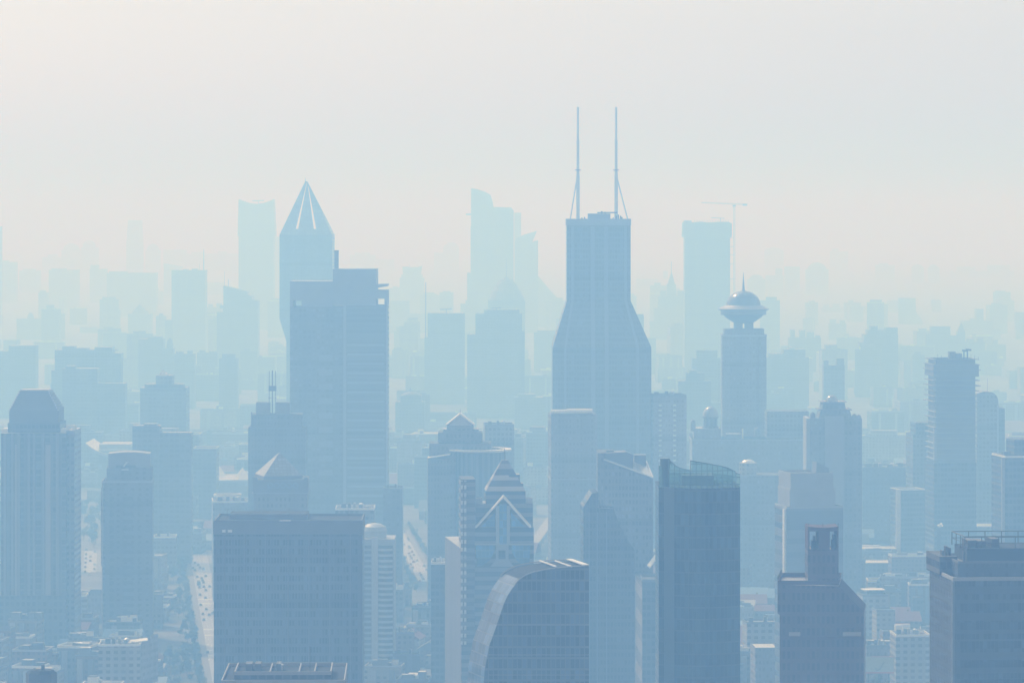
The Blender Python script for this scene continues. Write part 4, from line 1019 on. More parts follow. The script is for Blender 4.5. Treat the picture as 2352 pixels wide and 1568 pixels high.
    # long bright station roofs
    for i, (x0, x1, y, D, lab) in enumerate(((1937, 2122, 1291, 2600, 'long low hall with a thin bright roof line behind the three-tier tower'), (1960, 2060, 1259, 2740, 'shorter hall with bright roof line just behind the long low hall'), (2210, 2330, 1207, 2700, 'long bright-roofed hall behind the near stepped office tower'))):
        tower('market_hall', lab, x0, x1, y, D, 26, GREY, 0, 'hall', roof=SHEET, par=.6, trim=SHEET)
    # mirror panes made up to stand in for a cluster of sun glints
    D = 2420; t = thing('glint_pane_rack', 'cluster of tilted mirror panes added for sun glints, left of the near stepped office tower', 'panels', (wx(2158, D), D, 0))
    for (x, y) in ((2153, 1207), (2158, 1204), (2160, 1208), (2155, 1210)):
        a = pt(x, y, D); part(t, 'pane', MB().plate([a, a + Vector((1.7, .3, .1)), a + Vector((1.9, 1.7, 1.0)), a + Vector((.2, 1.4, .9))], (0, 0, .1)), plain('mirror pane', (.85, .83, .78), .18, .9))
    zz = wz(1211, D); part(t, 'frame', MB().box(wx(2152, D), wx(2162, D), D + .5, D + 1.2, 0, zz), DARK)
small_named()
# ================================================================ far towers, each one mesh outline with real depth
def far(label, x0, x1, yt, D, tops=(), dep=None, mat=None, name='hazy_tower', group='towers fading into the haze', extra=None):
    """main block plus top pieces: ('b',x0,x1,y) block, ('p',x0,x1,ybase,yapex) pyramid, ('d',cx,r,ybase,ytop) dome, ('m',x,ybase,ytop,r) mast, ('o',[(x,y)...]) outline"""
    if D > 2950: D = 2950 + (D - 2950) * 2.55
    dep = dep or min(60, max(18, (x1 - x0) * D / F * .8)); mat = mat or FARW
    k = D / F; cx = wx((x0 + x1) / 2, D)
    t = thing(name, label, 'tower', (cx, D + dep / 2, 0), group)
    mb = MB(); zt = wz(yt, D); f = rect(x0, x1, D, dep); mb.prism(f, 0, zt); part(t, 'wall', mb, mat)
    for q in tops:
        m = MB(); nm = 'roof'
        if q[0] == 'b': m.prism(rect(q[1], q[2], D + dep * .15, dep * .7), zt - 1, wz(q[3], D)); nm = 'roof_block'
        elif q[0] == 'w': m.prism(rect(q[1], q[2], D + dep * .1, dep * .8), 0, wz(q[3], D)); nm = 'wing'
        elif q[0] == 'p': m.cone(rect(q[1], q[2], D + dep * .1, dep * .8), wz(q[3], D), pt((q[1] + q[2]) / 2, q[4], D + dep * .5)); nm = 'pyramid_roof'
        elif q[0] == 'd':
            c, pr = lathe_px(q[1], D, [(q[2], q[3])] + [(q[2] * math.cos(a), q[3] + (q[4] - q[3]) * math.sin(a)) for a in (.3, .6, .9, 1.2, 1.57)]); m.lathe((c[0], D + dep / 2), pr, 16); nm = 'dome'
        elif q[0] == 'm': m.tube(pt(q[1], q[2], D + dep / 2), pt(q[1], q[3], D + dep / 2), q[4] * k, 5, q[4] * k * .5); nm = 'mast'
        elif q[0] == 'o': m.plate([pt(x, y, D) for x, y in q[1]], (0, dep, 0)); nm = 'crown'
        elif q[0] == 't':
            m.tube(pt(q[1], q[2], D + dep / 2), pt(q[1], q[3], D + dep / 2), .9 * k, 5); m.tube(pt(q[1] - q[4], q[3] + 1, D + dep / 2), pt(q[1] + q[4] * .9, q[3], D + dep / 2), 1.3 * k, 5); nm = 'roof_crane'
        part(t, nm, m, mat if nm not in ('mast', 'roof_crane') else DARK)
    return t

FAR = [
 # left
 ('hazy sliver of a tower cut by the left edge near the skyline', -20, 3, 519, 5600, ()),
 ('squat hazy block at the left edge below the sliver', -10, 36, 601, 6500, (('b', -10, 18, 598),)),
 ('faint block between left edge and the wide hazy slabs', 44, 90, 621, 7200, (('b', 52, 80, 617),)),
 ('wide faint slab left of the lilac slab', 112, 178, 619, 6200, (('b', 118, 150, 616),)),
 ('faint slab with a short roof stub', 206, 244, 617, 6500, (('b', 208, 226, 608),)),
 ('wide lilac-tinted slab behind the gabled tower', 245, 358, 626, 5800, (('b', 250, 290, 623),)),
 ('faintest round-headed pair of towers, left one', 141, 183, 575, 9000, (('d', 162, 20, 576, 558),)),
 ('faintest round-headed pair of towers, right one', 186, 224, 568, 9000, (('b', 190, 218, 560), ('d', 204, 14, 561, 552))),
 ('faint broad block left of the faintest round-headed pair', 97, 142, 590, 9200, (('b', 110, 130, 584),)),
 ('tall tapered far tower left of centre-left skyline', 290, 327, 560, 8200, (('o', [(290, 562), (327, 562), (324, 505), (294, 505)]),)),
 ('faint dome-headed block right of the tall tapered far tower', 334, 367, 575, 9000, (('d', 350, 15, 576, 559),)),
 ('faint flat block above the spiked square tower', 375, 427, 573, 9400, ()),
 ('wide faint mass right of the spiked square tower', 428, 546, 582, 9600, (('b', 440, 470, 578), ('b', 500, 520, 577))),
 ('faint tower with slanted roof left of the spiked square tower', 376, 402, 640, 6800, (('o', [(376, 642), (402, 642), (420, 612), (376, 604)]),)),
 ('square tower with an antenna spike at its right corner', 394, 471, 620, 4700, (('m', 468, 620, 572, 1.4), ('m', 458, 620, 605, .5), ('b', 440, 452, 617), ('b', 420, 430, 618))),
 ('small block at the foot of the spiked square tower', 379, 397, 734, 4500, ()),
 ('tower with a house-shaped gable roof on the left skyline', 294, 347, 720, 5000, (('p', 302, 340, 719, 697),)),
 ('tower with slanted stepped roof and two thin masts, left of the sharp-tipped tower', 512, 592, 700, 4250, (('o', [(513, 702), (592, 702), (592, 690), (580, 688), (578, 680), (569, 677), (568, 669), (513, 656)]), ('w', 498, 514, 716), ('b', 505, 513, 708), ('m', 515.6, 660, 622, .5), ('m', 524.5, 662, 640, 1.0))),
 ('broad tower with a small round roof room, far left', 38, 98, 731, 5000, (('d', 67, 8, 732, 717), ('w', 97, 117, 749))),
 ('thin faint tower right of the round-room tower', 100, 111, 695, 5600, ()),
 ('low wide hazy slab behind the long left terrace', 183, 222, 750, 5200, (('w', 222, 261, 753),)),
 ('greenish block cut by the left edge', 20, 82, 793, 3700, (('w', -15, 20, 806),)),
 ('long bulky terrace of flats with a bright roof ridge, left', 126, 217, 803, 3500, (('b', 143, 170, 795), ('b', 170, 200, 799), ('w', 217, 258, 797), ('w', 258, 277, 811), ('b', 263, 267, 803), ('w', 118, 128, 850))),
 ('lower front half of the long bulky terrace', 143, 223, 846, 3350, (('b', 150, 172, 840), ('w', 223, 287, 880))),
 ('block with round water room between gabled and spiked towers', 318, 375, 778, 3900, (('b', 340, 372, 773), ('w', 375, 398, 800), ('d', 388, 8, 800, 776))),
 ('dull slab with a notched roof left of the sharp-tipped tower foot', 400, 447, 812, 3800, (('b', 404, 420, 807), ('b', 430, 441, 805))),
 ('paler slab with two roof rooms left of the sharp-tipped tower foot', 452, 500, 809, 4000, (('b', 458, 470, 804), ('b', 480, 496, 806))),
 ('dull stepped block below the slanted two-masted tower', 503, 546, 822, 3700, (('b', 510, 540, 812),)),
 ('narrow pale block right of the dull stepped block', 552, 590, 806, 4100, (('b', 560, 575, 799),)),
 ('far narrow flats between gabled and spiked towers', 352, 374, 668, 6400, (('b', 356, 364, 660),)),
 ('far twin-headed flats left of the two-horned pale tower', 476, 510, 705, 5200, (('b', 478, 488, 698), ('b', 497, 508, 696))),
 ('far stepped flats right of the twin slabs', 905, 938, 760, 4700, (('b', 910, 925, 750),)),
 ('far slim flats left of the blade-topped tower foot', 1040, 1070, 742, 4900, (('b', 1046, 1060, 735),)),
 ('far pair-headed flats above the ball-dome hotel', 1905, 1944, 742, 5000, (('b', 1907, 1920, 733), ('b', 1930, 1941, 735))),
 ('far slim block left of the unfinished concrete tower', 2096, 2124, 812, 4000, (('b', 2100, 2115, 806),)),
 ('far flats with a pitched roof at the right skyline', 2290, 2330, 690, 5600, (('p', 2292, 2328, 691, 678),)),
 ('broad tower with stepped crown and point left of the twin-block tower', 322, 428, 890, 3150, (('b', 332, 420, 882), ('b', 358, 395, 862), ('p', 364, 384, 863, 847))),
 ('two-part slab with pale vertical strips above the round-cornered tower', 304, 366, 977, 2780, (('w', 366, 440, 993), ('b', 330, 360, 973))),
 ('faint mass right of the two-masted slanted tower', 475, 512, 648, 7000, ()),
 # centre
 ('pale tower whose roofline dips in a curve between two horns', 548, 628, 540, 5300, (('o', [(546, 542), (632, 542), (628, 457), (620, 461), (605, 466), (589, 468), (572, 466), (557, 461), (548, 457)]), ('w', 545, 634, 700), ('t', 594, 468, 460, 14))),
 ('faint slab just right of the two-horned pale tower', 605, 644, 543, 6500, ()),
 ('faint block right of the sharp-tipped tower', 804, 862, 585, 9200, (('b', 815, 850, 580),)),
 ('second faint block right of the sharp-tipped tower', 862, 905, 595, 9400, ()),
 ('small tower with flaring notched top right of the twin slabs', 918, 974, 637, 5900, (('b', 922, 970, 630), ('o', [(926, 632), (966, 632), (969, 610), (958, 613), (945, 614), (934, 612), (924, 612)]), ('m', 940, 612, 606, .8))),
 ('faint lumpy twin-headed mass left of the curved-top tower', 997, 1054, 580, 9200, (('b', 1018, 1054, 568), ('d', 1036, 17, 569, 556))),
 ('narrow mast-sided tower with a T-shaped roof crane', 982, 1067, 719, 3850, (('m', 978, 800, 648, 1.6), ('t', 1025, 719, 709, 14), ('w', 975, 984, 775))),
 ('tower in two steps in front of the ribbed spike dome', 1092, 1199, 720, 3700, (('b', 1112, 1193, 711), ('w', 1073, 1094, 768), ('w', 1199, 1205, 760), ('t', 1140, 712, 706, 12))),
 ('tall far tower whose top curves down from a blade edge', 1081, 1180, 520, 5000, (('o', [(1082, 522), (1180, 522), (1180, 484), (1174, 476), (1134, 475), (1127, 448), (1118, 442), (1108, 438), (1095, 434), (1082, 432)]), ('w', 1073, 1082, 626), ('o', [(1070, 490), (1083, 490), (1083, 493.5), (1070, 493.5)]))),
 ('faint slab peeping out behind the blade-topped tower', 1181, 1197, 488, 5700, ()),
 ('far tower with a tilted fin on its roof right of the blade-topped tower', 1182, 1236, 556, 5200, (('o', [(1183, 558), (1222, 558), (1233, 530), (1205, 538), (1184, 548)]), ('o', [(1224, 560), (1236, 560), (1236, 551.5), (1224, 554)]))),
 ('far block with a long sloping right shoulder left of the flared tower', 1206, 1237, 640, 5400, (('o', [(1206, 690), (1280, 690), (1278, 681), (1269, 672), (1237, 634), (1206, 634)]), ('w', 1237, 1280, 690))),
 ('small dark tower edge peeping right of the flared tower waist', 1440, 1479, 725, 3900, (('b', 1462, 1478, 721),)),
 ('faint slab right of the flared tower shaft', 1462, 1512, 640, 7400, (('b', 1524, 1534, 622),)),
 # right
 ('stepped tower with a tall central needle left of the crane', 1503, 1572, 707, 5000, (('b', 1512, 1570, 680), ('b', 1517, 1530, 667), ('b', 1557, 1571, 667), ('b', 1532, 1553, 653), ('p', 1534, 1551, 655, 622), ('m', 1542, 655, 600, 1.3), ('w', 1493, 1504, 738))),
 ('faint tall block behind the domed saucer, right', 1757, 1800, 574, 9500, (('d', 1777, 20, 575, 568),)),
 ('faint block right of the domed saucer', 1760, 1800, 632, 7000, (('b', 1782, 1797, 616),)),
 ('faint square block second right of the domed saucer', 1803, 1837, 612, 7100, ()),
 ('faint wide dome-headed tower on the right skyline', 1853, 1903, 618, 7000, (('d', 1878, 22, 619, 602),)),
 ('faintest block above the faint dome-headed tower', 1908, 1948, 577, 9600, (('b', 1912, 1926, 570),)),
 ('faint round-shouldered block close right of the domed saucer', 1718, 1758, 640, 6500, (('d', 1738, 16, 641, 630),)),
 ('hazy block with two roof rooms under the right skyline', 1888, 1934, 706, 6000, (('b', 1892, 1904, 699), ('b', 1914, 1928, 697))),
 ('hazy flat-topped block under the right skyline', 1940, 1978, 694, 5700, (('b', 1950, 1960, 689),)),
 ('hazy pointed block under the right skyline', 1984, 2024, 702, 5900, (('p', 1990, 2020, 703, 688),)),
 ('four-headed row of flats right of the domed saucer tower', 1814, 1886, 775, 4300, (('b', 1817, 1826, 757), ('b', 1838, 1850, 758), ('b', 1855, 1870, 762), ('b', 1875, 1884, 770))),
 ('stepped flats just right of the domed saucer tower shaft', 1758, 1858, 820, 3700, (('b', 1766, 1800, 812), ('b', 1800, 1850, 802), ('b', 1815, 1825, 798))),
 ('hazy flats left of the domed saucer tower', 1590, 1655, 822, 3600, (('b', 1600, 1648, 804),)),
 ('darker flats with stepped roof left of the domed saucer tower', 1558, 1633, 874, 3450, (('b', 1575, 1618, 856), ('b', 1583, 1600, 850))),
 ('small two-horned tower behind the ball-dome hotel', 1892, 1940, 838, 3350, (('b', 1892, 1903, 827), ('b', 1922, 1939, 822))),
 ('double-headed tall flats in the right haze', 1985, 2063, 768, 3950, (('b', 1992, 2034, 757), ('b', 2000, 2016, 748), ('b', 2035, 2062, 752), ('w', 1975, 1986, 785))),
 ('faint block left of the double-headed tall flats', 1934, 1967, 772, 4800, (('b', 1938, 1950, 766),)),
 ('hazy tower with a sloping right foot, right of the double-headed flats', 2066, 2103, 684, 5500, (('o', [(2066, 760), (2132, 760), (2118, 735), (2104, 715), (2103, 684), (2066, 684)]),)),
 ('broad hazy block with a small pointed turret at its right', 2139, 2183, 749, 4300, (('w', 2127, 2140, 766), ('w', 2183, 2200, 770), ('p', 2199, 2217, 762, 740), ('w', 2199, 2217, 762))),
 ('hazy stepped tower with a square head, far right', 2211, 2281, 736, 5000, (('b', 2243, 2259, 709), ('b', 2230, 2240, 731), ('w', 2281, 2298, 757))),
 ('dull slab behind the unfinished concrete tower, two roof rooms', 2218, 2262, 784, 4300, (('b', 2222, 2236, 778), ('b', 2246, 2258, 776))),
 ('paler slab with a lift tower behind the unfinished concrete tower', 2268, 2311, 790, 4500, (('b', 2280, 2292, 780),)),
 ('hazy block cut by the right edge near the skyline', 2334, 2370, 716, 5000, ()),
 ('gabled low tower at the right edge', 2318, 2375, 850, 4200, (('p', 2324, 2352, 851, 840),)),
 ('faint block on the right skyline under the empty sky', 2013, 2055, 608, 8200, (('b', 2020, 2040, 604),)),
 ('faint rounded block second on the right skyline', 2096, 2122, 612, 8000, (('d', 2109, 12, 613, 606),)),
 ('faint rounded block third on the right skyline', 2133, 2158, 614, 8000, (('d', 2145, 11, 615, 607),)),
 ('faint wide mass at the end of the right skyline', 2185, 2330, 622, 8600, (('b', 2200, 2240, 612), ('b', 2270, 2320, 608))),
 ('hazy slab right of the temple-capped tower roof', 1182, 1268, 912, 3600, (('b', 1190, 1230, 905),)),
 ('round-shouldered hazy tower with a ball mast left of the temple-capped tower', 908, 975, 922, 3500, (('b', 920, 968, 908), ('d', 944, 22, 909, 900), ('m', 943, 905, 890, 3))),
 ('pale slab between the twin slabs and the temple-capped tower', 895, 940, 690, 5200, (('w', 940, 985, 720),)),
 ('faint wing peeping between sharp-tipped tower waist and the twin slabs', 622, 668, 795, 4500, (('b', 632, 650, 790),)),
]
def far_all():
    for q in FAR: far(*q)
    # ribbed dome with a spike
    D = 6400; t = thing('domed_tower', 'far tower with a scalloped dome and needle spike', 'tower', (wx(1163, D), D + 20, 0))
    part(t, 'wall', MB().prism(rect(1121, 1206, D, 40), 0, wz(690, D), 0, 1), [FARW, ROOFG])
    c, q = lathe_px(1163, D, [(42, 690), (41, 685), (36, 676), (33, 668), (28, 662), (25, 655), (19, 648), (14, 642), (6, 640), (4, 636)]); part(t, 'dome', MB().lathe((c[0], D + 20), q, 14), FARW)
    part(t, 'spire', MB().tube((c[0], D + 20, wz(638, D)), (c[0], D + 20, wz(593, D)), .6, 5, .2), DARK)
    # tower under construction with crane
    D = 6300; t = thing('unfinished_tower', 'hazy square tower under construction wrapped in netting at its top', 'tower', (wx(1625, D), D + 24, 0))
    part(t, 'wall', MB().prism(rect(1573, 1677, D, 48), 0, wz(542, D), 0, 1), [FARW, ROOFG])
    o = [(1571, 545), (1679, 545), (1681, 541), (1681, 513), (1673, 509), (1655, 509), (1640, 510), (1625, 510.5), (1610, 508.5), (1595, 510), (1589, 511), (1588, 506), (1574, 506), (1570, 511), (1569, 541)]
    part(t, 'netting', MB().plate([pt(x, y, D - 2) for x, y in o], (0, 52, 0)), FARD)
    rl = MB()
    for i in range(14): rl.tube(pt(1595 + i * 6, 511, D + 4), pt(1595 + i * 6, 505.5, D + 4), .25, 4)
    rl.tube(pt(1595, 506, D + 4), pt(1676, 505.5, D + 4), .25, 4); part(t, 'edge_railing', rl, DARK)
    t2 = thing('tower_crane', 'small crane on the roof of the netted tower', 'crane', (wx(1655, D), D + 20, wz(506, D)))
    part(t2, 'mast', MB().tube(pt(1655, 512, D + 20), pt(1655, 500, D + 20), .5, 5), DARK); part(t2, 'jib', MB().tube(pt(1634, 500, D + 20), pt(1664, 501, D + 20), .5, 5), DARK)
    d = D - 40; t = thing('tower_crane', 'tall tower crane standing right of the netted tower', 'crane', (wx(1686.5, d), d, 0))
    w = 1.25; ztop = wz(470, d); X = wx(1686.5, d); mb = MB()
    for sx in (-1, 1):
        for sy in (-1, 1): mb.tube((X + sx * w, d + sy * w, 0), (X + sx * w, d + sy * w, ztop), .3, 4)
    z = ztop; k = 0
    while z > 60:
        mb.tube((X - w, d - w, z), (X + w, d - w, z - 4), .2, 4); mb.tube((X + w, d - w, z), (X - w, d - w, z - 4), .2, 4); z -= 4; k += 1
    part(t, 'mast', mb, plain('crane steel', (.30, .33, .34), .5))
    jb = MB(); a, b = pt(1611, 465.5, d), pt(1717, 469.5, d)
    jb.tube(a + Vector((0, 0, 1.1)), b + Vector((0, 0, 1.1)), .32, 4); jb.tube(a, b - Vector((0, 0, .8)), .32, 4)
    for i in range(22): p = a.lerp(b, i / 22); q = a.lerp(b, (i + 1) / 22); jb.tube(p, q + Vector((0, 0, .8)), .2, 4)
    part(t, 'jib', jb, plain('crane steel', (.30, .33, .34), .5))
    part(t, 'counterweight', MB().box(wx(1706, d), wx(1716, d), d - 1.5, d + 1.5, wz(472, d), wz(468, d)), CONC)
    part(t, 'cab', MB().box(X - 2.6, X + 2.6, d - 2, d + 2, wz(474, d), wz(470, d)), CONC)
    br = MB()
    for y in (545, 566, 585, 606, 640): br.tube(pt(1677, y, d), pt(1686, y, d), .5, 4)
    part(t, 'wall_tie', br, DARK)
far_all()
# ================================================================ ground, streets, traffic, trees
def ground_all():
    m, nt, b = base_mat('city ground'); k = NB(nt)
    co = k.n('ShaderNodeTexCoord').outputs['Object']
    n1 = k.n('ShaderNodeTexNoise'); n1.inputs['Scale'].default_value = .012; n1.inputs['Detail'].default_value = 7; k.link(co, n1.inputs['Vector'])
    n2 = k.n('ShaderNodeTexVoronoi'); n2.inputs['Scale'].default_value = .03; k.link(co, n2.inputs['Vector'])
    hs = k.n('ShaderNodeSeparateColor'); k.link(n2.outputs['Color'], hs.inputs[0])
    c1 = k.mix(k.m('GREATER_THAN', n1.outputs['Fac'], .54), (.06, .058, .056), (.028, .04, .022))
    c2 = k.mix(k.m('GREATER_THAN', hs.outputs[0], .62), c1, (.10, .097, .094))
    k.link(c2, b.inputs['Base Color']); b.inputs['Roughness'].default_value = .85
    struct('ground', MB().face([(-9000, -2500, 0), (9000, -2500, 0), (9000, 34000, 0), (-9000, 34000, 0)]), m)
ground_all()

ASPH = plain('pale concrete road', (.21, .207, .20), .4, 0, .15, .05)
PAVE = plain('pavement slab', (.10, .098, .095), .6, 0, .2, .2)
MARK = plain('road paint', (.75, .75, .72), .5, 0, .1)
AV = (-193.5 + 7.2, 2309.0, -.1035)      # avenue: centre x at this y, slope
S2 = (-77.5, 2846.0, -.078)              # second street
S3 = (-320.0, 2800.0, -.11)              # street at the left edge
def road_x(r, y): return r[0] + (y - r[1]) * r[2]
def street(nm, r, y0, y1, w):
    def band(a, b, z): return MB().face([(road_x(r, y0) + a, y0, z), (road_x(r, y0) + b, y0, z), (road_x(r, y1) + b, y1, z), (road_x(r, y1) + a, y1, z)])
    struct('road', band(-w / 2, w / 2, .008), ASPH)
    for s in (-1, 1):
        a, b = sorted((s * w / 2, s * (w / 2 + 4)))
        f = [(road_x(r, y0) + a, y0), (road_x(r, y0) + b, y0), (road_x(r, y1) + b, y1), (road_x(r, y1) + a, y1)]
        struct('pavement', MB().prism(f, 0, .13), PAVE)
    mb = MB(); y = y0
    n = max(2, int(w / 3.3))
    for i in range(1, n):
        o = -w / 2 + w * i / n; y = y0
        while y < y1:
            L = 5; mb.face([(road_x(r, y) + o - .1, y, .012), (road_x(r, y) + o + .1, y, .012), (road_x(r, y + L) + o + .1, y + L, .012), (road_x(r, y + L) + o - .1, y + L, .012)]); y += 13
    struct('lane_markings', mb, MARK)
street('avenue', AV, 1500, 3350, 13.4); street('street', S2, 2640, 3080, 10.5); street('side', S3, 2710, 2890, 9.5)
def zebra(py):
    D = ground_D(py); mb = MB(); x0 = road_x(AV, D) - 7.2
    for i in range(13):
        x = x0 + i * 1.15; mb.face([(x, D - 3, .014), (x + .6, D - 3, .014), (x + .3, D + 3, .014), (x - .3, D + 3, .014)])
    struct('zebra_crossing', mb, MARK)
for y in (1375, 1384.5, 1444, 1457, 1491.7, 1504): zebra(y)
mb = MB()
for u, (x, y) in enumerate(((472, 1463), (479, 1466), (470, 1480), (478, 1478), (486, 1481), (471, 1512), (480, 1513))):
    D = ground_D(y); X = wx(x, D); mb.face([(X - .25, D - 3, .013), (X + .25, D - 3, .013), (X + .25, D + 1, .013), (X, D + 4, .013), (X - .25, D + 1, .013)])
struct('arrow_markings', mb, MARK)
# cross street and elevated road
struct('road', MB().face([(-330, 2842, .006), (-150, 2860, .006), (-150, 2874, .006), (-330, 2856, .006)]), ASPH)
struct('plaza', MB().face([(-262, 2790, .005), (-236, 2790, .005), (-240, 2838, .005), (-276, 2838, .005)]), PAVE)
def elevated():
    a, b = Vector((13, 2780, 11)), Vector((66, 3560, 11)); s = Vector((4, -.3, 0))
    mb = MB(); mb.face([a - s, a + s, b + s, b - s]); mb.face([a - s, a - s + Vector((0, 0, -1.8)), a + s + Vector((0, 0, -1.8)), a + s]); mb.face([b - s, b - s - Vector((0, 0, 1.8)), a - s - Vector((0, 0, 1.8)), a - s]); mb.face([a + s, a + s - Vector((0, 0, 1.8)), b + s - Vector((0, 0, 1.8)), b + s])
    for i in range(20):
        p = a.lerp(b, (i + .5) / 20); mb.box(p.x - 1, p.x + 1, p.y - 1, p.y + 1, 0, 9.2)
    struct('elevated_road', mb, plain('deck concrete', (.2, .198, .19), .6))
    a, b = Vector((72, 2050, 9)), Vector((150, 2900, 9)); mb = MB(); mb.face([a - s, a + s, b + s, b - s]); mb.face([b - s, b - s - Vector((0, 0, 1.8)), a - s - Vector((0, 0, 1.8)), a - s]); mb.face([a + s, a + s - Vector((0, 0, 1.8)), b + s - Vector((0, 0, 1.8)), b + s])
    for i in range(22):
        p = a.lerp(b, (i + .5) / 22); mb.box(p.x - 1, p.x + 1, p.y - 1, p.y + 1, 0, 7.2)
    struct('elevated_road', mb, plain('deck concrete', (.2, .198, .19), .6))
elevated()

def copy_tree(o, parent=None):
    c = o.copy(); COL.objects.link(c); c.parent = parent
    for ch in list(o.children): copy_tree(ch, c)
    return c
CARGLASS = plain('car glass', (.02, .025, .03), .08, 0, .1)
TYRE = plain('tyre rubber', (.02, .02, .02), .8)
def car_proto(nm, col, L=4.5, W=1.8, hh=1.45, bus=False):
    o = bpy.data.objects.new('bus' if bus else 'car', None); COL.objects.link(o); o['base'] = (0, 0, 0)
    P = plain('car paint ' + nm, col, .22, .1, .05)
    if bus:
        b = MB().box(-1.25, 1.25, -5.5, 5.5, .4, 3.0)
        part(o, 'body', b, P); part(o, 'window', MB().box(-1.28, 1.28, -5.3, 5.3, 1.5, 2.5), CARGLASS)
        wy, wr = 3.6, .5; W = 2.5
    else:
        prof = [(-L / 2, .35), (L / 2, .35), (L / 2, .8), (L * .24, .95), (-L * .48, .95), (-L / 2, .8)]
        part(o, 'body', MB().plate([(-W / 2, y, z) for y, z in prof], (W, 0, 0)), P)
        cab = [(L * .22, .95), (L * .06, hh), (-L * .26, hh), (-L * .44, .95)]
        part(o, 'window', MB().plate([(-W * .44, y, z) for y, z in cab], (W * .88, 0, 0)), CARGLASS)
        part(o, 'roof', MB().box(-W * .42, W * .42, -L * .26, L * .06, hh, hh + .05), P); wy, wr = L * .31, .33
    for sx in (-1, 1):
        for sy in (-1, 1): part(o, 'wheel', MB().tube((sx * (W / 2 - .22), sy * wy, wr), (sx * (W / 2 + .02), sy * wy, wr), wr, 10), TYRE)
    return o
CARS = [car_proto('black', (.02, .02, .022)), car_proto('grey', (.10, .105, .11)), car_proto('white', (.6, .6, .6)), car_proto('silver', (.35, .36, .37)), car_proto('red', (.25, .03, .03))]
BUS = car_proto('bus green', (.10, .16, .15), bus=True)
for o in CARS + [BUS]: o.hide_render = False
USED = set(); TRAFFIC = []
def put_car(proto, x, y, r, road, colour, cat='car'):
    if proto.name in USED: o = copy_tree(proto)
    else: o = proto; USED.add(proto.name)
    o.location = (x, y, .01); o.rotation_euler = (0, 0, math.atan(-r[2]))
    o['base'] = (0, 0, 0); o['category'] = cat; o['kind'] = 'thing'; o['group'] = 'cars on ' + road; TRAFFIC.append((o, y, road, colour, cat)); THINGS.append(o)
CN = ['black', 'grey', 'white', 'silver', 'red']
spots = [(232, 497), (278, 540), (308, 558), (262, 585), (280, 602), (322, 583), (352, 590), (297, 660), (337, 672), (372, 652), (352, 708), (355, 745), (405, 742), (318, 748), (372, 775), (322, 812), (370, 840), (328, 900), (375, 937), (347, 978), (400, 985), (425, 972), (355, 1028), (387, 1305), (440, 965), (345, 690)]
for i, (zx, zy) in enumerate(spots):
    px, py = 373.2 + .2677 * zx, 1148.4 + .2677 * zy; D = ground_D(py); c = (0, 0, 1, 0, 0, 3, 0, 1)[i % 8]
    put_car(CARS[c], wx(px, D), D, AV, 'the bright avenue', CN[c])
for zx, zy in ((312, 722), (232, 455), (262, 452)):
    px, py = 373.2 + .2677 * zx, 1148.4 + .2677 * zy; D = ground_D(py); put_car(BUS, wx(px, D), D, AV, 'the bright avenue', 'dark green', 'bus')
r2 = random.Random(5)
for i in range(34):
    y = 2620 + i * 15 + r2.uniform(-3, 3); o = r2.choice((-4.6, -1.5, 1.7, 4.8)); c = r2.choice((2, 2, 3, 3, 0, 1, 4))
    put_car(CARS[c], road_x(S2, y) + o, y, S2, 'the second street', CN[c])
for i in range(12):
    y = 2690 + i * 18 + r2.uniform(-3, 3); c = r2.choice((2, 3, 0, 1)); put_car(CARS[c], road_x(S3, y) + r2.choice((-3.5, 0, 3.4)), y, S3, 'the street by the left edge tower', CN[c])
# parked cars whose roofs glint, at the foot of the red tower
for i in range(7):
    D = ground_D(1553) + (i % 2) * 5; c = (2, 3)[i % 2]; put_car(CARS[c], wx(1704 + i * 8, D), D, (0, 0, 3), 'the yard by the red granite tower', CN[c])

LEAF = []
for i, c in enumerate(((.035, .055, .022), (.05, .075, .03), (.07, .095, .035))):
    LEAF.append(plain('leaves %d' % i, c, .6, 0, .4, .6))
BARK = plain('bark', (.09, .07, .05), .9)
def tree_proto(seed, h, w):
    r = random.Random(seed); o = bpy.data.objects.new('street_tree', None); COL.objects.link(o); o['base'] = (0, 0, 0)
    tr = MB().tube((0, 0, 0), (r.uniform(-.2, .2), 0, h * .5), .28, 6, .16)
    clumps = []
    for i in range(11):
        a = r.uniform(0, 6.28); rr = w * r.uniform(.1, .75); z = h * r.uniform(.42, .9); clumps.append((rr * math.cos(a), rr * math.sin(a), z, w * r.uniform(.28, .48)))
        tr.tube((0, 0, h * .36), (rr * math.cos(a) * .8, rr * math.sin(a) * .8, z), .1, 4, .04)
    part(o, 'trunk', tr, BARK); mb = MB()
    for cx, cy, cz, cr in clumps:
        for j in range(34):
            d = Vector((r.gauss(0, 1), r.gauss(0, 1), r.gauss(0, .8))).normalized() * cr * r.uniform(.55, 1.1); p = Vector((cx, cy, cz)) + d
            u = Vector((r.gauss(0, 1), r.gauss(0, 1), r.gauss(0, 1))).normalized(); v = u.orthogonal().normalized(); s = r.uniform(.35, .7)
            mb.face([p - u * s, p - v * s * .6, p + u * s, p + v * s * .6], None, r.randrange(3))
    part(o, 'crown', mb, LEAF); return o
TREES = [tree_proto(3, 10, 3.8), tree_proto(11, 12.5, 4.6), tree_proto(19, 8.5, 3.2)]
PLANTED = []
def plant(x, y, s=1.0, where='avenue'):
    p = r2.choice(TREES)
    if p.name in USED: o = copy_tree(p)
    else: o = p; USED.add(p.name)
    o.location = (x, y, 0); o.rotation_euler = (0, 0, r2.uniform(0, 6.28)); o.scale = (s, s, s * r2.uniform(.85, 1.15)); o['category'] = 'tree'; o['kind'] = 'thing'
    PLANTED.append((o, where)); THINGS.append(o)
y = 1990
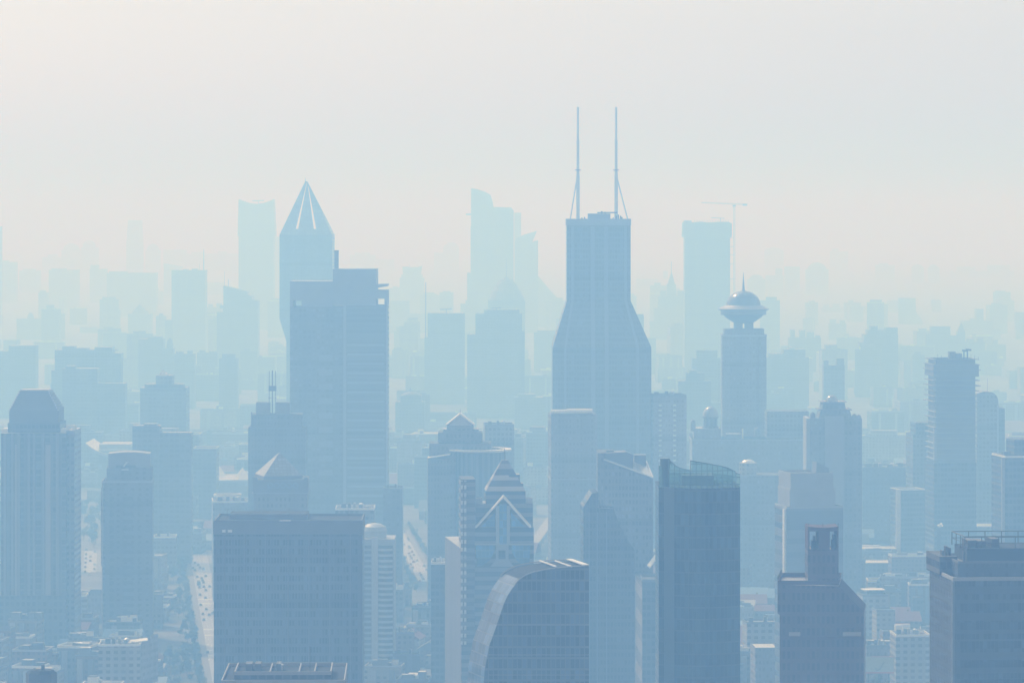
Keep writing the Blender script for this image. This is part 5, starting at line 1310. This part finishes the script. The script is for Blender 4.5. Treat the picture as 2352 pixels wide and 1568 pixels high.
while y < 2820:
    plant(road_x(AV, y) - 12.6 - r2.uniform(0, 2.5), y, r2.uniform(.5, .75), 'left side of the bright avenue')
    if r2.random() < .5: plant(road_x(AV, y) - 18 - r2.uniform(0, 5), y + 4, r2.uniform(.6, .85), 'left side of the bright avenue')
    if y > 2500: plant(road_x(AV, y) + 12.5 + r2.uniform(0, 2), y, r2.uniform(.45, .65), 'right side of the bright avenue')
    y += r2.uniform(9, 14)
y = 2560
while y < 3100:
    for s in (-1, 1): plant(road_x(S2, y) + s * 11, y, r2.uniform(.5, .75), 'kerbs of the second street')
    y += r2.uniform(13, 22)
for i in range(42):
    px, py = r2.uniform(1365, 1512), r2.uniform(1500, 1600); D = ground_D(py); plant(wx(px, D), D, r2.uniform(.6, 1.1), 'garden right of the quarter-round building')
for i in range(20):
    px, py = r2.uniform(340, 446), r2.uniform(1500, 1600); D = ground_D(py); plant(wx(px, D), D, r2.uniform(.6, .9), 'grove left of the avenue foot')
for i in range(16):
    px, py = r2.uniform(836, 900), r2.uniform(1500, 1600); D = ground_D(py); plant(wx(px, D), D, r2.uniform(.7, 1.1), 'yard below the white balcony tower')
for i in range(22):
    px, py = r2.uniform(175, 232), r2.uniform(1165, 1260); D = ground_D(py); plant(wx(px, D), D, r2.uniform(.9, 1.4), 'park right of the left edge tower')
for i in range(14):
    px, py = r2.uniform(1985, 2130), r2.uniform(1330, 1600); D = ground_D(py); plant(wx(px, D), D, r2.uniform(.7, 1.0), 'lanes right of the red granite tower')

# ================================================================ the ordinary blocks of the city
bpy.context.view_layer.update()
BOXES = []
for t in THINGS:
    if t.get('category') in ('car', 'bus', 'tree'): continue
    xs = []; ys = []
    for c in t.children:
        for q in c.bound_box:
            p = c.matrix_world @ Vector(q); xs.append(p.x); ys.append(p.y)
    if xs: BOXES.append((min(xs) - 5, max(xs) + 5, min(ys) - 5, max(ys) + 5))
def free(x, y, r):
    for a, b, c, d in BOXES:
        if a - r < x < b + r and c - r < y < d + r: return False
    for rd, w, y0, y1 in ((AV, 20, 1500, 2860), (S2, 14, 2300, 3500), (S3, 12, 2400, 3400)):
        if y0 < y < y1 and abs(x - road_x(rd, y)) < w + r: return False
    for o, w in PLANTED:
        if abs(o.location.x - x) < r * .8 and abs(o.location.y - y) < r * .8: return False
    for a, b in ((Vector((13, 2780)), Vector((66, 3560))), (Vector((72, 2050)), Vector((150, 2900)))):
        u = (y - a.y) / (b.y - a.y)
        if 0 < u < 1 and abs(a.x + (b.x - a.x) * u - x) < r + 8: return False
    if -275 < x < -150 and 2780 < y < 2860: return False
    return True
FILL = []
rf = random.Random(21)
OCC = []
for t in THINGS:
    if t.get('category') in ('car', 'bus', 'tree'): continue
    for c_ in t.children:
        if 'wall' not in c_.name: continue
        P_ = [c_.matrix_world @ Vector(q) for q in c_.bound_box]; x0, x1 = min(p.x for p in P_), max(p.x for p in P_); y0, y1, z1 = min(p.y for p in P_), max(p.y for p in P_), max(p.z for p in P_)
        if min(p.z for p in P_) < 5: OCC.append((CX + x0 / y0 * F, CX + x1 / y0 * F, Y0 + (H - z1) / y0 * F, y1))
def hidden(x, y, w, h):
    a, b = CX + (x - w * .5) / y * F, CX + (x + w * .5) / y * F; s = Y0 + (H - h - 6) / y * F
    return any(p <= a and b <= q and s > r and y > d for p, q, r, d in OCC) or b < -30 or a > 2382 or s > 1580
def filler(x, y, w, d, h, kind, mat, yaw):
    if hidden(x, y, w, h): return
    c, s = math.cos(R(yaw)), math.sin(R(yaw)); P = lambda a, b: (x + a * c - b * s, y + a * s + b * c)
    f = [P(-w / 2, -d / 2), P(w / 2, -d / 2), P(w / 2, d / 2), P(-w / 2, d / 2)]
    nm = {'gable': 'terraced_house', 'flat': 'low_block', 'slab': 'apartment_building', 'high': 'residential_tower', 'shed': 'shed'}[kind]
    t = thing(nm, '', {'gable': 'house', 'flat': 'building', 'slab': 'building', 'high': 'tower', 'shed': 'shed'}[kind], (x, y, 0)); t['cat_'] = kind
    part(t, 'wall', MB().prism(f, 0, h, top=False), mat)
    roofword = ''
    if kind != 'high' and y < 3100 and rf.random() < .6:
        sg = rf.choice((-1, 1)); aw, ad, ah = w * rf.uniform(.25, .5), d * rf.uniform(.3, .5), h * rf.uniform(.4, .8); cu = rf.uniform(-.2, .2) * w
        q = [P(cu - aw / 2, sg * d / 2), P(cu + aw / 2, sg * d / 2), P(cu + aw / 2, sg * (d / 2 + ad)), P(cu - aw / 2, sg * (d / 2 + ad))][::sg]
        part(t, 'annex', MB().prism(q, 0, ah, 0, 1), [rf.choice([mat, GREY, TANW, SLATE]), rf.choice([ROOFG, ROOFD, ROOFR, ROOFL, SHEET])])
    if kind in ('gable', 'shed'):
        rm = rf.choice([ROOFR, ROOFR, ROOFG, ROOFB]) if kind == 'gable' else rf.choice([SHEET, ROOFB, SHEET, ROOFL]); rh = min(w, d) * (.32 if kind == 'gable' else .16)
        roofword = {ROOFR.name: 'red tiled', ROOFG.name: 'dark gabled', ROOFB.name: 'blue sheet', SHEET.name: 'bright metal', ROOFL.name: 'pale gabled'}[rm.name]
        e = .7; g = [P(-w / 2 - e, -d / 2 - e), P(w / 2 + e, -d / 2 - e), P(w / 2 + e, d / 2 + e), P(-w / 2 - e, d / 2 + e)]; mb = MB()
        if w >= d: a, b = P(-w / 2 - e, 0), P(w / 2 + e, 0); mb.face([(*g[0], h), (*g[1], h), (*b, h + rh), (*a, h + rh)]); mb.face([(*g[2], h), (*g[3], h), (*a, h + rh), (*b, h + rh)]); mb.face([(*g[3], h), (*g[0], h), (*a, h + rh)]); mb.face([(*g[1], h), (*g[2], h), (*b, h + rh)])
        else: a, b = P(0, -d / 2 - e), P(0, d / 2 + e); mb.face([(*g[3], h), (*g[0], h), (*a, h + rh), (*b, h + rh)]); mb.face([(*g[1], h), (*g[2], h), (*b, h + rh), (*a, h + rh)]); mb.face([(*g[0], h), (*g[1], h), (*a, h + rh)]); mb.face([(*g[2], h), (*g[3], h), (*b, h + rh)])
        part(t, 'roof', mb, rm)
        if kind == 'gable': q = P(w * .2, d * .1); part(t, 'chimney', MB().box(q[0] - .6, q[0] + .6, q[1] - .6, q[1] + .6, h + rh * .4, h + rh + 1.0), BRICK)
    else:
        rm = rf.choice([ROOFG, ROOFG, ROOFL, ROOFD, ROOFG, ROOFL]); roofword = {ROOFG.name: 'grey-roofed', ROOFL.name: 'pale-roofed', ROOFD.name: 'dark-roofed'}[rm.name]
        part(t, 'roof', MB().face([(*p, h) for p in inset(f, .1)]), rm)
        part(t, 'parapet', MB().ring(f, .5, h, h + rf.choice([.7, 1.1, 1.4])), rf.choice([CONC, PALE, CONC, WHITE]))
        for i in range(rf.choice([1, 2, 2, 3]) + (rf.choice([1, 2, 3]) if y < 2500 else 0)):
            u, v = rf.uniform(-.3, .3) * w, rf.uniform(-.25, .3) * d; a, b = rf.uniform(1.5, 3.5), rf.uniform(1.5, 3)
            q = [P(u - a, v - b), P(u + a, v - b), P(u + a, v + b), P(u - a, v + b)]; part(t, 'roof_room' if i == 0 else 'plant_box', MB().prism(q, h, h + rf.uniform(1.6, 4.2), 0, 1), [rf.choice([CONC, WHITE, DARK]), rf.choice([ROOFL, SHEET, ROOFG])])
        if rf.random() < .35:
            q = P(rf.uniform(-.3, .3) * w, rf.uniform(-.2, .3) * d); part(t, 'water_tank', MB().lathe(q, [(1.5, h), (1.5, h + 2.2), (0, h + 2.8)], 9), STEEL)
        if kind == 'slab' and rf.random() < .6:
            n = rf.choice([2, 3]); 
            for i in range(n):
                u = (-.5 + (i + .5) / n) * w; q = [P(u - 1.5, -d / 2 - 1.1), P(u + 1.5, -d / 2 - 1.1), P(u + 1.5, -d / 2), P(u - 1.5, -d / 2)]; part(t, 'balcony_stack', MB().prism(q, 2, h - 1.5, 0, None, True, True), rf.choice([PALE, CONC]))
        if kind == 'high':
            part(t, 'crown_block', MB().prism(sub_rect(f, rf.uniform(.1, .3), rf.uniform(.6, .9), .2, .8), h, h + rf.uniform(4, 9)), mat)
    del t['cat_']
    FILL.append(dict(t=t, x=x, y=y, z=h, kind=kind, mat=mat, roof=roofword))
y = 1800.0
while y < 4700:
    s = 28 if y < 2450 else 36 if y < 3000 else 46 if y < 3700 else 60
    x = -1260 * y / F - 20; xe = 1260 * y / F + 20
    while x < xe:
        px, py_ = x + rf.uniform(-6, 6), y + rf.uniform(-6, 6)
        k = rf.random(); kind = 'flat' if k < .36 else 'gable' if k < .58 else 'slab' if k < .86 else 'shed' if k < .94 else None
        if y > 3000 and k > .80: kind = 'high' if rf.random() < .35 else 'slab'
        if kind:
            w, d = rf.uniform(.5, .84) * s, rf.uniform(.38, .66) * s
            h = {'flat': rf.uniform(7, 17), 'gable': rf.uniform(6, 10), 'slab': rf.uniform(16, 26) if y < 3000 else rf.uniform(18, 38), 'high': rf.uniform(45, 78), 'shed': rf.uniform(5, 9)}[kind]
            sx, sy = CX + px / py_ * F, Y0 + (H - h) * F / py_
            if sy < 985: h = H - (985 + rf.uniform(0, 40) - Y0) * py_ / F
            if h > 4 and free(px, py_, .55 * max(w, d)):
                filler(px, py_, w, d, h, kind, rf.choice([CREAM, TANW, BRICK, GREY, LILAC, SLATE, TANW, SLATE, BRICK, GREY] if kind != 'high' else [GREY, CREAM, LILAC, SLATE]), -5.7 + rf.choice([0, 0, 0, 4, -6, 9]))
        x += s * rf.uniform(.95, 1.2)
    y += s * rf.uniform(.82, 1.0)
# hazy blocks of the farther districts
for i in range(100):
    D = rf.uniform(5200, 11500); x = rf.uniform(-1230, 1230) * D / F; w = rf.uniform(18, 50); h = rf.uniform(25, 95) * (1 if D < 7000 else 1.1)
    sy = Y0 + (H - h) * F / D
    if sy < 655: continue
    if free(x, D, w * .4): filler(x, D, w, rf.uniform(16, 30), h, 'high' if h > 45 else 'slab', rf.choice([FARW, GREY, LILAC]), rf.uniform(-12, 12))
for i in range(170):
    D = rf.uniform(4400, 7200); x = rf.uniform(-1230, 1230) * D / F; w = rf.uniform(20, 60); h = rf.uniform(12, 48)
    if free(x, D, w * .35): filler(x, D, w, rf.uniform(14, 30), h, 'slab' if h > 22 else 'flat', rf.choice([FARW, GREY, LILAC, SLATE, TANW]), rf.uniform(-12, 12))
# ================================================================ what the photograph shows nothing of is left out
bpy.context.view_layer.update()
def cull():
    from mathutils.bvhtree import BVHTree
    V = []; P = []; own = []; seen = {}
    for ob in SC.objects:
        if ob.type != 'MESH': continue
        r = ob
        while r.parent: r = r.parent
        mw = ob.matrix_world; n = len(V); V += [mw @ v.co for v in ob.data.vertices]
        for p in ob.data.polygons: P.append([n + i for i in p.vertices]); own.append(r.name)
    tree = BVHTree.FromPolygons(V, P)
    o = Vector((0, 0, H)); NX, NY = 720, 480
    for j in range(NY):
        py = (j + .5) * 1566.5 / NY
        if py < 500: continue
        for i in range(NX):
            px = (i + .5) * 2352 / NX
            hit = tree.ray_cast(o, Vector(((px - CX) / F, 1, -(py - Y0) / F)).normalized())
            if hit[2] is not None: k = own[hit[2]]; seen[k] = seen.get(k, 0) + 1
    return seen
SEEN = cull()
def drop(o):
    for c in list(o.children): drop(c)
    bpy.data.objects.remove(o)
gone = []
for lst in (FILL,):
    for q in list(lst):
        if SEEN.get(q['t'].name, 0) < 2: gone.append(q['t']); lst.remove(q)
for q in list(TRAFFIC):
    if SEEN.get(q[0].name, 0) < 1: gone.append(q[0]); TRAFFIC.remove(q)
for q in list(PLANTED):
    if SEEN.get(q[0].name, 0) < 1: gone.append(q[0]); PLANTED.remove(q)
gn = {o.name for o in gone}; THINGS[:] = [o for o in THINGS if o.name not in gn]
for o in gone: drop(o)
print('UNSEEN NAMED:', [t.get('label') for t in THINGS if t.get('label') and SEEN.get(t.name, 0) < 2])

# ---------------------------------------------------------------- labels of the repeats, from where each stands
ORD = ['nearest', 'second', 'third', 'fourth', 'fifth', 'sixth', 'seventh', 'eighth', 'ninth', 'tenth', 'eleventh', 'twelfth', 'thirteenth', 'fourteenth', 'fifteenth', 'sixteenth', 'seventeenth', 'eighteenth', 'nineteenth', 'twentieth']
def ordw(i):
    if i < 20: return ORD[i]
    n = i + 1; u = n % 10; T = ['', '', 'twent', 'thirt', 'fort', 'fift', 'sixt', 'sevent', 'eight', 'ninet'][n // 10 % 10]
    return T + ('ieth' if u == 0 else 'y-' + ['', 'first', 'second', 'third', 'fourth', 'fifth', 'sixth', 'seventh', 'eighth', 'ninth'][u])
REFS = [(0, 170, 'the left edge tower'), (232, 352, 'the round-cornered tower'), (490, 832, 'the broad dark slab'), (666, 890, 'the twin slabs'), (832, 909, 'the balcony tower'),
        (985, 1060, 'the temple-capped tower'), (1091, 1226, 'the white-gabled tower'), (1266, 1372, 'the white-rimmed tower'), (1373, 1500, 'the slanted glass roof'),
        (1513, 1700, 'the bowed glass tower'), (1786, 1984, 'the red granite tower'), (2146, 2245, 'the unfinished concrete tower'), (2136, 2400, 'the near stepped tower')]
KW = {'gable': 'terrace house', 'flat': 'low block', 'slab': 'apartment slab', 'high': 'tower block', 'shed': 'shed'}
GW = {'gable': 'terrace houses among the low roofs', 'flat': 'low flat blocks between the towers', 'slab': 'apartment slabs between the towers', 'high': 'hazy tower blocks in the far districts', 'shed': 'sheds among the low roofs'}
keys = {}
for q in FILL:
    px = CX + q['x'] / q['y'] * F; best = min(REFS, key=lambda r: max(r[0] - px, px - r[1], 0) + (0 if not r[0] <= px <= r[1] else 12))
    side = 'left of' if px < best[0] else 'right of' if px > best[1] else 'below' if q['y'] < 2300 else 'behind'
    gap = max(best[0] - px, px - best[1], 0); band = 'near' if q['y'] < 2350 else 'middle' if q['y'] < 3000 else 'farther' if q['y'] < 4000 else 'hazy far'
    q['gap'] = gap if side in ('left of', 'right of') else q['y']
    col = WALLN.get(q['mat'].name, 'hazy' if q['y'] > 4000 else 'grey')
    q['key'] = (col, q['roof'], q['kind'], side, best[2], band); keys.setdefault(q['key'], []).append(q)
for k, v in keys.items():
    col, roof, kind, side, ref, band = k
    for i, q in enumerate(sorted(v, key=lambda e: e['gap'])):
        pos = '%s %s' % (side, ref) if len(v) == 1 else '%s %s %s' % ('nearest' if i == 0 else ordw(i), side, ref)
        q['t']['label'] = '%s %s %s, %s rows, %s' % (col, roof, KW[kind], band, pos); q['t']['group'] = GW[kind]
for cat in ('car', 'bus'):
    for road in {q[2] for q in TRAFFIC}:
        for c in CN + ['dark green']:
            v = sorted([q for q in TRAFFIC if q[2] == road and q[3] == c and q[4] == cat], key=lambda q: q[1])
            for i, q in enumerate(v):
                q[0]['label'] = '%s %s on %s, %s' % (c, cat, road, ('the only %s one' % c if cat == 'car' else 'the only bus there') if len(v) == 1 else ('lowest in the view' if i == 0 else '%s up from the lowest' % ordw(i)))
for where in {w for o, w in PLANTED}:
    v = sorted([q for q in PLANTED if q[1] == where], key=lambda q: q[0].location.y)
    for i, (o, w) in enumerate(v):
        o['label'] = 'dark leafy tree, %s, %s' % (where, 'closest to the viewer' if i == 0 else ('%s from the viewer' % ordw(i))); o['group'] = 'trees, ' + where
for o in CARS + [BUS] + TREES:
    try:
        if o.name not in USED: drop(o)
    except ReferenceError: pass
for o in list(SC.objects):
    if 'base' in o: del o['base']

# ================================================================ haze, sun, sky, camera
EXT = dict(density=DENS, color=SCAT)
def haze():
    m = bpy.data.materials.new('city haze'); m.use_nodes = True; nt = m.node_tree; nt.nodes.remove(nt.nodes['Principled BSDF'])
    v = nt.nodes.new('ShaderNodeVolumePrincipled'); nt.links.new(v.outputs[0], nt.nodes['Material Output'].inputs['Volume'])
    v.inputs['Density'].default_value = DENS; v.inputs['Density Attribute'].default_value = ''
    v.inputs['Color'].default_value = (*SCAT, 1); v.inputs['Absorption Color'].default_value = (1, 1, 1, 1)
    v.inputs['Anisotropy'].default_value = ANISO
    b = MB().box(-9100, 9100, -2600, 34100, -1, TOPZ).build('haze', m); b['kind'] = 'stuff'
haze()
def sun_sky():
    L = bpy.data.lights.new('sun', 'SUN'); L.energy = SUN_E; L.angle = R(.5); L.color = SUN_C
    s = bpy.data.objects.new('sun', L); COL.objects.link(s)
    d = Vector((-math.sin(R(SUN_AZ)) * math.cos(R(SUN_EL)), math.cos(R(SUN_AZ)) * math.cos(R(SUN_EL)), math.sin(R(SUN_EL))))
    s.rotation_euler = d.to_track_quat('Z', 'Y').to_euler(); s.location = (-300, -200, 500)
    w = bpy.data.worlds.new('World'); SC.world = w; w.use_nodes = True; nt = w.node_tree
    k = nt.nodes.new('ShaderNodeTexSky'); k.sky_type = 'NISHITA'; k.sun_disc = False; k.sun_elevation = R(SUN_EL); k.sun_rotation = R(-SUN_AZ)
    k.air_density = AIR; k.dust_density = DUST; k.ozone_density = OZONE; k.altitude = 0
    hs = nt.nodes.new('ShaderNodeHueSaturation'); hs.inputs['Saturation'].default_value = SAT; nt.links.new(k.outputs[0], hs.inputs['Color']); nt.links.new(hs.outputs[0], nt.nodes['Background'].inputs[0]); nt.nodes['Background'].inputs[1].default_value = SKY
sun_sky()
cam = bpy.data.cameras.new('camera'); co = bpy.data.objects.new('camera', cam); COL.objects.link(co); SC.camera = co
co.location = (0, 0, H); co.rotation_euler = (R(90), 0, 0); cam.sensor_width = 36; cam.lens = 36 * F / 2352; cam.shift_y = -(783.4 - Y0) / 2352
cam.clip_start = 1; cam.clip_end = 80000
SC.view_settings.view_transform = 'Standard'; SC.view_settings.look = 'None'; SC.view_settings.exposure = EXPO; SC.view_settings.gamma = 1
cy = SC.cycles
cy.max_bounces = 4; cy.diffuse_bounces = 2; cy.glossy_bounces = 2; cy.transmission_bounces = 2; cy.volume_bounces = VOLB; cy.transparent_max_bounces = 6
cy.use_denoising = True
